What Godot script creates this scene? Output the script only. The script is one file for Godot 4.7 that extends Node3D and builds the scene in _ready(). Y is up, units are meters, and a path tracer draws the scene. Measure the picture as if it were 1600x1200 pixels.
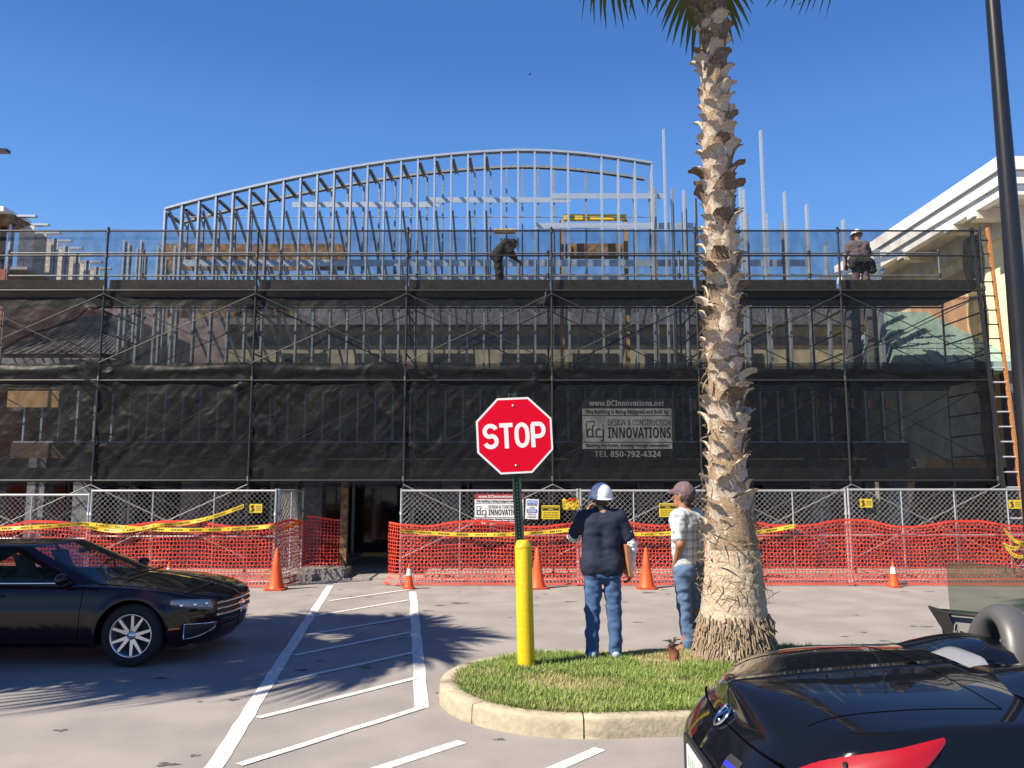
extends Node3D
# A stucco-and-steel shop front under construction behind scaffolding, seen across a car park lane.
# World: camera at the origin of the lane, -z towards the building, x to the right, metres.

const EXPOSURE := 1.9

var M := {}
var names := {}
var rng := RandomNumberGenerator.new()

func _ready():
	rng.seed = 20517
	setup_view()
	make_materials()
	build_ground()
	build_left_building()
	build_main_building()
	build_right_building()
	build_scaffold()
	build_netting()
	build_fences()
	build_island()
	build_palms()
	build_sign_and_bollard()
	build_lamp_posts()
	build_sedan()
	build_convertible()
	build_people()
	build_cones()
	build_small_things()

func setup_view():
	var cam := Camera3D.new()
	cam.name = "camera"
	add_child(cam)
	cam.position = Vector3(0, 1.9, 0)
	cam.rotation_degrees = Vector3(7.2, 0, 0)
	cam.fov = 51.55
	cam.near = 0.05
	cam.far = 900.0
	cam.current = true
	var env := Environment.new()
	env.background_mode = Environment.BG_SKY
	var sm := PanoramaSkyMaterial.new()
	# clear sky by height: deep blue overhead, paler towards the horizon; below it the pale ground
	var keys := [[-1.0, 0.14, 0.13, 0.12], [-0.02, 0.2, 0.2, 0.2], [0.0, 0.62, 0.74, 0.92], [0.1, 0.4, 0.62, 0.95], [0.2, 0.235, 0.49, 0.92], [0.311, 0.15, 0.371, 0.855], [0.49, 0.076, 0.216, 0.604], [0.7, 0.05, 0.155, 0.48], [1.0, 0.038, 0.115, 0.38]]
	var im := Image.create(64, 512, false, Image.FORMAT_RGBF)
	for j in 512:
		var up := sin((0.5 - (j + 0.5) / 512.0) * PI)
		var k := 0
		while k < keys.size() - 2 and up > keys[k + 1][0]:
			k += 1
		var f: float = clampf((up - keys[k][0]) / (keys[k + 1][0] - keys[k][0]), 0.0, 1.0)
		var c := Color(lerpf(keys[k][1], keys[k + 1][1], f), lerpf(keys[k][2], keys[k + 1][2], f), lerpf(keys[k][3], keys[k + 1][3], f)) * (1.0 / EXPOSURE)
		for i in 64:
			im.set_pixel(i, j, c)
	sm.panorama = ImageTexture.create_from_image(im)
	var sky := Sky.new()
	sky.sky_material = sm
	env.sky = sky
	env.tonemap_mode = Environment.TONE_MAPPER_LINEAR
	env.tonemap_exposure = EXPOSURE
	env.sdfgi_enabled = true
	env.ssao_enabled = true
	env.ssil_enabled = true
	var we := WorldEnvironment.new()
	we.name = "environment"
	we.environment = env
	add_child(we)
	var sun := DirectionalLight3D.new()
	sun.name = "sun"
	add_child(sun)
	var to_sun := Vector3(-0.626, 0.695, 0.36).normalized()
	sun.basis = Basis.looking_at(-to_sun, Vector3.UP)
	sun.light_energy = 1.6
	sun.light_color = Color(1.0, 0.95, 0.87)
	sun.light_angular_distance = 0.5
	sun.shadow_enabled = true

# ------------------------------------------------------------------ helpers
func numbered(called: String) -> String:
	if not names.has(called):
		names[called] = 0
		return called
	names[called] += 1
	return "%s_%03d" % [called, names[called]]

func thing(called: String, label: String, category: String, at := Vector3.ZERO, turn := 0.0, group := "") -> Node3D:
	var o := Node3D.new()
	o.name = numbered(called)
	add_child(o)
	o.position = at
	o.rotation.y = turn
	tag(o, label, category, group)
	return o

func tag(o: Node, label: String, category: String, group := ""):
	o.set_meta("label", label)
	o.set_meta("category", category)
	if group != "":
		o.set_meta("group", group)

func begin(flat := false) -> SurfaceTool:
	var s := SurfaceTool.new()
	s.begin(Mesh.PRIMITIVE_TRIANGLES)
	s.set_smooth_group(-1 if flat else 0)
	return s

func mesh_of(s: SurfaceTool) -> ArrayMesh:
	s.generate_normals()
	return s.commit()

func inst(called: String, mesh: Mesh, mat: Material, parent: Node = self, xf := Transform3D.IDENTITY) -> MeshInstance3D:
	var o := MeshInstance3D.new()
	o.name = called if parent != self else numbered(called)
	o.mesh = mesh
	o.material_override = mat
	parent.add_child(o, true)
	o.transform = xf
	o.cast_shadow = GeometryInstance3D.SHADOW_CASTING_SETTING_DOUBLE_SIDED
	return o

func obj(called: String, s: SurfaceTool, mat: Material, parent: Node = self) -> MeshInstance3D:
	return inst(called, mesh_of(s), mat, parent)

func structure(called: String, s: SurfaceTool, mat: Material) -> MeshInstance3D:
	var o := obj(called, s, mat)
	o.set_meta("kind", "structure")
	return o

func quad(s: SurfaceTool, a: Vector3, b: Vector3, c: Vector3, d: Vector3):
	s.add_vertex(a); s.add_vertex(b); s.add_vertex(c)
	s.add_vertex(a); s.add_vertex(c); s.add_vertex(d)

func tri(s: SurfaceTool, a: Vector3, b: Vector3, c: Vector3):
	s.add_vertex(a); s.add_vertex(b); s.add_vertex(c)

func box(s: SurfaceTool, c: Vector3, size: Vector3, b := Basis.IDENTITY):
	var h := size * 0.5
	var p := []
	for i in 8:
		p.append(c + b * Vector3(h.x if i & 1 else -h.x, h.y if i & 2 else -h.y, h.z if i & 4 else -h.z))
	for f in [[0, 1, 3, 2], [5, 4, 6, 7], [4, 0, 2, 6], [1, 5, 7, 3], [2, 3, 7, 6], [4, 5, 1, 0]]:
		quad(s, p[f[0]], p[f[1]], p[f[2]], p[f[3]])

func bbox(s: SurfaceTool, lo: Vector3, hi: Vector3):
	box(s, (lo + hi) * 0.5, hi - lo)

func grid(s: SurfaceTool, rows: Array):
	for i in rows.size() - 1:
		var a: PackedVector3Array = rows[i]
		var b: PackedVector3Array = rows[i + 1]
		for j in a.size() - 1:
			quad(s, a[j], a[j + 1], b[j + 1], b[j])

func frame_along(d: Vector3) -> Basis:
	# y along d
	var y := d.normalized()
	var ref := Vector3(0, 0, 1) if absf(y.z) < 0.9 else Vector3(1, 0, 0)
	var x := y.cross(ref).normalized()
	var z := x.cross(y).normalized()
	return Basis(x, y, z)

func tube(s: SurfaceTool, pts: Array, radii, sides := 8, caps := true):
	var rings := []
	var n := pts.size()
	for i in n:
		var d: Vector3 = (pts[mini(i + 1, n - 1)] - pts[maxi(i - 1, 0)])
		var fb := frame_along(d)
		var r: float = radii[i] if radii is Array else radii
		var ring := PackedVector3Array()
		for k in sides + 1:
			var a := TAU * (k % sides) / sides
			ring.append(pts[i] + fb.x * cos(a) * r + fb.z * sin(a) * r)
		rings.append(ring)
	grid(s, rings)
	if caps:
		for e in [0, n - 1]:
			for k in sides:
				tri(s, pts[e], rings[e][k], rings[e][k + 1])

func lathe(s: SurfaceTool, profile: Array, sides := 24, at := Vector3.ZERO, b := Basis.IDENTITY):
	var rings := []
	for p in profile:
		var ring := PackedVector3Array()
		for k in sides + 1:
			var a := TAU * (k % sides) / sides
			ring.append(at + b * Vector3(cos(a) * p.x, p.y, sin(a) * p.x))
		rings.append(ring)
	grid(s, rings)

# unit meshes along +y (length 1), placed between two points
var unit_meshes := {}
func unit_tube(r: float) -> ArrayMesh:
	var key := "t%.4f" % r
	if not unit_meshes.has(key):
		var s := begin()
		tube(s, [Vector3.ZERO, Vector3.UP], r, 8, false)
		unit_meshes[key] = mesh_of(s)
	return unit_meshes[key]

func unit_bar(w: float, d: float) -> ArrayMesh:
	var key := "b%.3f_%.3f" % [w, d]
	if not unit_meshes.has(key):
		var s := begin(true)
		box(s, Vector3(0, 0.5, 0), Vector3(w, 1, d))
		unit_meshes[key] = mesh_of(s)
	return unit_meshes[key]

func unit_channel(w: float, d: float) -> ArrayMesh:
	# steel C stud: front flange, web, back flange with small lips; z is depth, open to +x
	var key := "c%.3f_%.3f" % [w, d]
	if not unit_meshes.has(key):
		var s := begin(true)
		var t := 0.004
		box(s, Vector3(0, 0.5, d / 2 - t / 2), Vector3(w, 1, t))
		box(s, Vector3(-w / 2 + t / 2, 0.5, 0), Vector3(t, 1, d - 2 * t))
		box(s, Vector3(0, 0.5, -d / 2 + t / 2), Vector3(w, 1, t))
		box(s, Vector3(w / 2 - t / 2, 0.5, d / 2 - 0.012), Vector3(t, 1, 0.015))
		box(s, Vector3(w / 2 - t / 2, 0.5, -d / 2 + 0.012), Vector3(t, 1, 0.015))
		unit_meshes[key] = mesh_of(s)
	return unit_meshes[key]

func span(called: String, mesh: Mesh, a: Vector3, b: Vector3, mat: Material, parent: Node) -> MeshInstance3D:
	var d := b - a
	var fb := frame_along(d)
	if absf(d.normalized().y) > 0.999:
		fb = Basis.IDENTITY
		if d.y < 0:
			a = b
	fb.y *= d.length()
	return inst(called, mesh, mat, parent, Transform3D(fb, a))

# ------------------------------------------------------------------ materials
func lin(r: float, g: float, b: float) -> Color:
	return Color(r, g, b).linear_to_srgb()

func mat(r: float, g: float, b: float, rough := 0.8, metal := 0.0) -> StandardMaterial3D:
	var m := StandardMaterial3D.new()
	m.albedo_color = lin(r, g, b)
	m.roughness = rough
	m.metallic = metal
	m.cull_mode = BaseMaterial3D.CULL_DISABLED
	return m

func noise_tex(freq: float, lo: Color, hi: Color, size := 512, octaves := 4, sd := 1, kind := FastNoiseLite.TYPE_SIMPLEX_SMOOTH, offs := [0.25, 0.75]) -> NoiseTexture2D:
	var n := FastNoiseLite.new()
	n.noise_type = kind
	n.frequency = freq
	n.fractal_octaves = octaves
	n.seed = sd
	var t := NoiseTexture2D.new()
	t.width = size
	t.height = size
	t.seamless = true
	t.noise = n
	var g := Gradient.new()
	g.offsets = PackedFloat32Array(offs)
	g.colors = PackedColorArray([lo, hi])
	t.color_ramp = g
	return t

func noise_normal(freq: float, strength: float, size := 512, sd := 3, octaves := 3) -> NoiseTexture2D:
	var n := FastNoiseLite.new()
	n.frequency = freq
	n.seed = sd
	n.fractal_octaves = octaves
	var t := NoiseTexture2D.new()
	t.width = size
	t.height = size
	t.seamless = true
	t.noise = n
	t.as_normal_map = true
	t.bump_strength = strength
	return t

func worn(m: StandardMaterial3D, tile: float, freq: float, lo: float, sd := 1, normal := 0.0, kind := FastNoiseLite.TYPE_SIMPLEX_SMOOTH) -> StandardMaterial3D:
	# mottled albedo on world triplanar
	m.albedo_texture = noise_tex(freq, Color(lo, lo, lo), Color(1, 1, 1), 512, 5, sd, kind)
	m.uv1_triplanar = true
	m.uv1_world_triplanar = true
	m.uv1_scale = Vector3.ONE / tile
	if normal > 0.0:
		m.normal_enabled = true
		m.normal_texture = noise_normal(freq * 2.0, normal, 512, sd + 7)
	return m

func make_materials():
	# asphalt: pale, weathered; fine aggregate speckle and a coarse blotch layer
	var a := mat(0.4, 0.372, 0.35, 0.92)
	a.albedo_texture = noise_tex(0.22, Color(0.76, 0.76, 0.77), Color(1, 1, 1), 1024, 4, 5)
	a.uv1_triplanar = true
	a.uv1_world_triplanar = true
	a.uv1_scale = Vector3.ONE / 1.7
	a.normal_enabled = true
	a.normal_texture = noise_normal(0.2, 2.2, 1024, 8)
	a.detail_enabled = true
	a.detail_blend_mode = BaseMaterial3D.BLEND_MODE_MUL
	a.detail_uv_layer = BaseMaterial3D.DETAIL_UV_2
	a.detail_albedo = noise_tex(0.012, Color(0.91, 0.91, 0.915), Color(1.0, 0.997, 0.99), 1024, 5, 11)
	a.uv2_triplanar = true
	a.uv2_world_triplanar = true
	a.uv2_scale = Vector3.ONE / 13.7
	M.asphalt = a
	var pt := mat(0.7, 0.68, 0.65, 0.75)
	worn(pt, 1.9, 0.05, 0.9, 21, 1.0)
	M.paint_white = pt
	M.stain = worn(mat(0.16, 0.15, 0.14, 0.8), 0.8, 0.05, 0.6, 22)
	M.concrete = worn(mat(0.43, 0.375, 0.275, 0.85), 1.3, 0.03, 0.88, 23, 1.2)
	M.walk = worn(mat(0.36, 0.335, 0.3, 0.85), 1.7, 0.02, 0.85, 24, 0.7)
	M.joint = mat(0.14, 0.13, 0.11, 0.95)
	M.galv = worn(mat(0.52, 0.58, 0.64, 0.38, 0.55), 0.5, 0.012, 0.93, 31)
	M.galv_dull = worn(mat(0.3, 0.31, 0.32, 0.55, 0.4), 0.5, 0.012, 0.85, 32)
	M.fence_steel = mat(0.5, 0.51, 0.52, 0.4, 0.4)
	M.scaf_dark = worn(mat(0.03, 0.031, 0.034, 0.45, 0.2), 0.5, 0.02, 0.85, 33)
	M.scaf_brace = worn(mat(0.05, 0.05, 0.053, 0.5, 0.2), 0.5, 0.02, 0.85, 34)
	M.plank = worn(mat(0.06, 0.055, 0.05, 0.85), 0.9, 0.02, 0.8, 35)
	M.ply = worn(mat(0.32, 0.19, 0.1, 0.85), 1.2, 0.012, 0.65, 36)
	M.ply_red = worn(mat(0.55, 0.16, 0.1, 0.85), 1.4, 0.014, 0.8, 37)
	M.header = worn(mat(0.13, 0.075, 0.055, 0.85), 1.4, 0.014, 0.75, 68)
	M.osb = worn(mat(0.62, 0.38, 0.17, 0.85), 0.5, 0.04, 0.7, 38)
	M.lumber = worn(mat(0.62, 0.37, 0.18, 0.8), 0.6, 0.02, 0.75, 39)
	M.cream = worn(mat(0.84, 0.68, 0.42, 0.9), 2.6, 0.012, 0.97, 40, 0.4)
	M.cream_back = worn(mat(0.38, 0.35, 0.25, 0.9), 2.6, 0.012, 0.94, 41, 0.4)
	M.peach = worn(mat(0.66, 0.4, 0.23, 0.9), 2.6, 0.012, 0.96, 42, 0.4)
	M.white_trim = worn(mat(0.78, 0.77, 0.74, 0.6), 2.0, 0.015, 0.98, 43)
	M.soffit = worn(mat(0.62, 0.56, 0.46, 0.85), 2.0, 0.015, 0.96, 44)
	M.mauve = worn(mat(0.3, 0.24, 0.25, 0.9), 2.0, 0.015, 0.85, 45)
	M.green_roof = worn(mat(0.29, 0.42, 0.36, 0.45), 2.0, 0.015, 0.94, 46)
	M.grey_roof = worn(mat(0.3, 0.29, 0.3, 0.4, 0.4), 1.5, 0.02, 0.6, 47)
	M.brick_dark = worn(mat(0.06, 0.04, 0.035, 0.9), 0.6, 0.03, 0.5, 48)
	M.slate = worn(mat(0.16, 0.17, 0.2, 0.8), 1.5, 0.02, 0.8, 49)
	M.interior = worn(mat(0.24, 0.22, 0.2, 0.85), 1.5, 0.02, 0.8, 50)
	M.shop_glass = mat(0.012, 0.014, 0.015, 0.06)
	M.foam = worn(mat(0.72, 0.7, 0.62, 0.85), 1.0, 0.02, 0.85, 51)
	M.orange_net = mat(0.68, 0.055, 0.03, 0.55)
	M.orange_net.backlight_enabled = true
	M.orange_net.backlight = Color(0.35, 0.05, 0.03)
	M.tape = mat(0.72, 0.5, 0.04, 0.4)
	M.tape_dark = mat(0.03, 0.03, 0.02, 0.5)
	M.cone = worn(mat(0.9, 0.11, 0.02, 0.5), 0.4, 0.03, 0.82, 52)
	M.cone_base = worn(mat(0.75, 0.1, 0.03, 0.65), 0.3, 0.04, 0.55, 53)
	M.reflective = worn(mat(0.85, 0.85, 0.85, 0.35), 0.3, 0.05, 0.85, 54)
	M.yellow = worn(mat(0.72, 0.52, 0.012, 0.45), 0.6, 0.035, 0.93, 55, 0.3)
	M.sign_yellow = mat(0.68, 0.5, 0.02, 0.5)
	M.sign_white = mat(0.72, 0.72, 0.71, 0.45)
	M.sign_red = mat(0.6, 0.003, 0.022, 0.45)
	M.sign_red.metallic_specular = 0.2
	M.sign_maroon = mat(0.3, 0.03, 0.045, 0.5)
	M.sign_blue = mat(0.06, 0.16, 0.45, 0.5)
	M.gap = mat(0.002, 0.002, 0.002, 1.0)
	M.gap.metallic_specular = 0.0
	M.ink = mat(0.02, 0.02, 0.022, 0.6)
	M.ink_grey = mat(0.12, 0.12, 0.13, 0.6)
	M.post_green = worn(mat(0.035, 0.075, 0.05, 0.5, 0.2), 0.3, 0.04, 0.6, 56)
	M.black_pole = worn(mat(0.012, 0.012, 0.014, 0.3), 0.5, 0.03, 0.97, 57)
	M.ladder_rail = worn(mat(0.55, 0.24, 0.08, 0.5), 0.6, 0.03, 0.7, 58)
	M.alu = mat(0.78, 0.78, 0.8, 0.35, 0.6)
	M.boot = worn(mat(0.57, 0.485, 0.395, 0.9), 0.35, 0.02, 0.75, 60, 1.0)
	M.boot_dark = worn(mat(0.25, 0.18, 0.13, 0.95), 0.35, 0.02, 0.6, 61, 1.0)
	M.boot_end = worn(mat(0.13, 0.1, 0.08, 0.95), 0.1, 0.04, 0.6, 62, 1.0)
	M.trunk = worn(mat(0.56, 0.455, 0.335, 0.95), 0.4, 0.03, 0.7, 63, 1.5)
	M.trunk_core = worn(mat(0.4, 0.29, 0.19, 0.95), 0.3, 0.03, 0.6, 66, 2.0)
	M.rootlet = worn(mat(0.5, 0.385, 0.265, 0.95), 0.15, 0.05, 0.5, 67)
	M.fibre = worn(mat(0.4, 0.28, 0.16, 0.95), 0.3, 0.03, 0.55, 64)
	M.fibre.backlight_enabled = true
	M.fibre.backlight = Color(0.12, 0.08, 0.04)
	M.frond = mat(0.09, 0.12, 0.03, 0.5)
	M.frond.backlight_enabled = true
	M.frond.backlight = Color(0.14, 0.2, 0.04)
	M.frond_dry = mat(0.42, 0.32, 0.12, 0.7)
	M.frond_dry.backlight_enabled = true
	M.frond_dry.backlight = Color(0.2, 0.14, 0.04)
	M.soil = worn(mat(0.2, 0.14, 0.075, 0.95), 0.6, 0.03, 0.5, 65, 6.0)
	var gr := mat(1, 1, 1, 0.7)
	gr.vertex_color_use_as_albedo = true
	gr.backlight_enabled = true
	gr.backlight = Color(0.12, 0.17, 0.03)
	M.grass = gr
	# vehicles
	M.car_black = mat(0.016, 0.006, 0.009, 0.14)
	M.car_black.clearcoat_enabled = true
	M.car_black.metallic_specular = 0.15
	M.car_black.clearcoat = 0.75
	M.car_black.clearcoat_roughness = 0.03
	M.zcar = mat(0.0045, 0.0055, 0.009, 0.1)
	M.zcar.clearcoat_enabled = true
	M.zcar.metallic_specular = 0.1
	M.zcar.clearcoat = 0.7
	M.zcar.clearcoat_roughness = 0.02
	M.glass = mat(0.02, 0.03, 0.03, 0.02)
	M.glass.transparency = BaseMaterial3D.TRANSPARENCY_ALPHA
	M.glass.albedo_color.a = 0.42
	M.glass_green = mat(0.05, 0.085, 0.055, 0.02)
	M.glass_green.transparency = BaseMaterial3D.TRANSPARENCY_ALPHA
	M.glass_green.albedo_color.a = 0.62
	M.tyre = worn(mat(0.018, 0.018, 0.019, 0.85), 0.2, 0.05, 0.7, 70)
	M.rim = mat(0.68, 0.69, 0.71, 0.25, 0.8)
	M.dark_plastic = mat(0.014, 0.014, 0.015, 0.55)
	M.chrome = mat(0.85, 0.86, 0.88, 0.06, 1.0)
	M.lamp_clear = mat(0.28, 0.29, 0.31, 0.1, 0.3)
	M.lamp_amber = mat(0.75, 0.2, 0.02, 0.25)
	M.lamp_red = mat(0.27, 0.003, 0.008, 0.12)
	M.lamp_red.clearcoat_enabled = true
	M.lamp_red.clearcoat = 0.3
	M.pad_grey = worn(mat(0.085, 0.085, 0.088, 0.42), 0.2, 0.06, 0.92, 71)
	M.seat = mat(0.03, 0.028, 0.027, 0.7)
	M.door_trim = worn(mat(0.16, 0.16, 0.155, 0.45), 0.4, 0.04, 0.85, 72)
	M.sticker_blue = mat(0.02, 0.03, 0.6, 0.35)
	# people
	M.skin = mat(0.36, 0.19, 0.12, 0.55)
	M.skin_tan = mat(0.32, 0.15, 0.085, 0.55)
	M.navy = worn(mat(0.01, 0.016, 0.042, 0.85), 0.25, 0.05, 0.92, 80)
	M.jeans = worn(mat(0.055, 0.115, 0.25, 0.9), 0.22, 0.03, 0.9, 81, 0.4)
	M.jeans_light = worn(mat(0.1, 0.17, 0.3, 0.9), 0.22, 0.03, 0.86, 82, 0.4)
	M.white_cloth = mat(0.72, 0.73, 0.75, 0.85)
	M.hat_white = mat(0.72, 0.75, 0.8, 0.22)
	M.cap = worn(mat(0.17, 0.115, 0.135, 0.85), 0.1, 0.05, 0.75, 83)
	M.hair = mat(0.05, 0.033, 0.022, 0.75)
	M.leather = worn(mat(0.3, 0.16, 0.08, 0.7), 0.15, 0.05, 0.7, 84)
	M.folder = mat(0.36, 0.15, 0.07, 0.55)
	M.dark_work = worn(mat(0.028, 0.027, 0.028, 0.9), 0.2, 0.05, 0.6, 85)
	M.grey_shirt = worn(mat(0.2, 0.155, 0.165, 0.9), 0.2, 0.05, 0.7, 86)
	M.apron = worn(mat(0.045, 0.042, 0.034, 0.8), 0.15, 0.05, 0.6, 87)
	M.sneaker = mat(0.35, 0.4, 0.45, 0.7)
	M.plaid = plaid_material()

func plaid_material() -> StandardMaterial3D:
	# woven check: white ground with grey-green bands
	var im := Image.create(256, 256, false, Image.FORMAT_RGB8)
	for y in 256:
		for x in 256:
			var u := fposmod(x / 64.0, 1.0)
			var v := fposmod(y / 64.0, 1.0)
			var a := 0.0
			if u > 0.15 and u < 0.55: a += 0.5
			if u > 0.72 and u < 0.78: a += 0.35
			var b := 0.0
			if v > 0.1 and v < 0.5: b += 0.5
			if v > 0.68 and v < 0.74: b += 0.35
			var k := clampf(a * 0.75 + b * 0.75, 0.0, 0.8)
			var c := Color(0.62, 0.65, 0.66).lerp(Color(0.1, 0.125, 0.135), k)
			im.set_pixel(x, y, c.linear_to_srgb())
	var m := mat(1, 1, 1, 0.9)
	m.albedo_texture = ImageTexture.create_from_image(im)
	m.uv1_triplanar = true
	m.uv1_scale = Vector3.ONE / 0.34
	return m

func cloth_net(alpha: float, sd: int, tile: float) -> StandardMaterial3D:
	# black woven debris net: thread cover varies with creases and double layers
	var m := mat(0.003, 0.0045, 0.006, 0.5)
	m.metallic_specular = 0.4
	m.transparency = BaseMaterial3D.TRANSPARENCY_ALPHA
	var n := FastNoiseLite.new()
	n.frequency = 0.012
	n.seed = sd
	n.fractal_octaves = 5
	n.domain_warp_enabled = true
	n.domain_warp_amplitude = 40.0
	var t := NoiseTexture2D.new()
	t.width = 1024
	t.height = 512
	t.seamless = true
	t.noise = n
	var g := Gradient.new()
	g.offsets = PackedFloat32Array([0.3, 0.7])
	g.colors = PackedColorArray([Color(1, 1, 1, alpha - 0.05), Color(1, 1, 1, minf(alpha + 0.09, 0.97))])
	t.color_ramp = g
	m.albedo_texture = t
	m.uv1_triplanar = true
	m.uv1_world_triplanar = true
	m.uv1_scale = Vector3.ONE / tile
	return m

func text(called: String, words: String, height: float, at: Vector3, mt: Material, parent: Node, max_w := 0.0, weight := 700, italic := false, xf := Basis.IDENTITY, mono := false):
	var f := SystemFont.new()
	f.font_names = PackedStringArray(["Droid Sans Mono" if mono else "Droid Sans"])
	f.font_weight = weight
	f.font_italic = italic
	var t := TextMesh.new()
	t.text = words
	t.font = f
	t.font_size = 64
	t.pixel_size = 0.01
	t.depth = 0.02
	t.curve_step = 2.0
	var bb := t.get_aabb()
	# cap height is about 0.72 of 64 px
	var k: float = height / (0.71 * 0.64)
	var kx := k
	if max_w > 0.0 and bb.size.x > 0.0:
		kx = max_w / bb.size.x
	var b := xf * Basis.from_scale(Vector3(kx, k, 0.15))
	return inst(called, t, mt, parent, Transform3D(b, at))

# ------------------------------------------------------------------ ground
func strip(s: SurfaceTool, a: Vector2, b: Vector2, w: float, y: float):
	var d := (b - a).normalized()
	var n := Vector2(-d.y, d.x) * w * 0.5
	# cut the ends along the line in a few pieces so the edge can wobble like rolled paint
	var steps := maxi(2, int(a.distance_to(b) / 0.25))
	var rows := []
	for i in steps + 1:
		var p := a.lerp(b, float(i) / steps)
		var j := rng.randf_range(-0.006, 0.006)
		rows.append(PackedVector3Array([Vector3(p.x + n.x + j, y, p.y + n.y), Vector3(p.x - n.x + j, y, p.y - n.y)]))
	grid(s, rows)

func build_ground():
	var s := begin()
	var n := 24
	for i in n:
		for j in n:
			var x0 := -400.0 + 800.0 * i / n
			var z0 := -500.0 + 800.0 * j / n
			quad(s, Vector3(x0, 0, z0), Vector3(x0 + 800.0 / n, 0, z0), Vector3(x0 + 800.0 / n, 0, z0 + 800.0 / n), Vector3(x0, 0, z0 + 800.0 / n))
	structure("ground", s, M.asphalt)
	# hatched crossing and bay lines
	s = begin()
	var y := 0.004
	strip(s, Vector2(-3.44, -15.4), Vector2(-1.86, -4.6), 0.125, y)
	strip(s, Vector2(-1.77, -14.55), Vector2(-0.77, -7.1), 0.125, y)
	structure("crossing_edge_line", s, M.paint_white)
	s = begin()
	for l in [[-3.0, -13.4, -1.84, -14.85], [-2.98, -11.75, -1.7, -13.5], [-2.62, -10.42, -1.44, -11.8], [-2.43, -9.2, -1.28, -10.65], [-2.26, -7.98, -1.1, -9.38], [-2.08, -6.8, -0.93, -8.18], [-1.86, -5.7, -0.78, -7.1]]:
		strip(s, Vector2(l[0], l[1]), Vector2(l[2], l[3]), 0.08, y + 0.003)
	structure("crossing_hatch_line", s, M.paint_white)
	s = begin()
	strip(s, Vector2(-1.3, -5.2), Vector2(-0.37, -6.2), 0.1, y)
	strip(s, Vector2(-0.45, -4.8), Vector2(0.64, -6.04), 0.1, y)
	structure("bay_line", s, M.paint_white)
	# drip stains and worn patches on the lane
	s = begin()
	var r := RandomNumberGenerator.new()
	r.seed = 77
	for k in 150:
		var c := Vector3(r.randf_range(-8, 9), 0.003, r.randf_range(-15.0, -4.5))
		var rad := r.randf_range(0.012, 0.055) * (1.0 if r.randf() < 0.86 else 2.2)
		var st := r.randf_range(1.0, 2.6)
		var ph := r.randf() * 6.0
		var prev := Vector3.ZERO
		for q in 11:
			var an := TAU * (q % 10) / 10.0
			var rr := rad * (0.75 + 0.3 * sin(an * 3.0 + ph) + 0.15 * sin(an * 5.0 + ph * 2.0))
			var p := c + Vector3(cos(an) * rr * st, 0, sin(an) * rr)
			if q > 0:
				tri(s, c, prev, p)
			prev = p
	var stn := structure("road_stain", s, M.stain)
	stn.set_meta("kind", "stuff")
	tag(stn, "small dark drip stains scattered over the lane", "stains")
	# raised walk behind the fence
	s = begin(true)
	bbox(s, Vector3(-40, -0.2, -30), Vector3(-3.95, 0.13, -16.05))
	bbox(s, Vector3(-1.75, -0.2, -30), Vector3(40, 0.13, -16.05))
	bbox(s, Vector3(-3.95, -0.2, -30), Vector3(-1.75, 0.02, -16.4))
	structure("pavement", s, M.walk)

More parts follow.
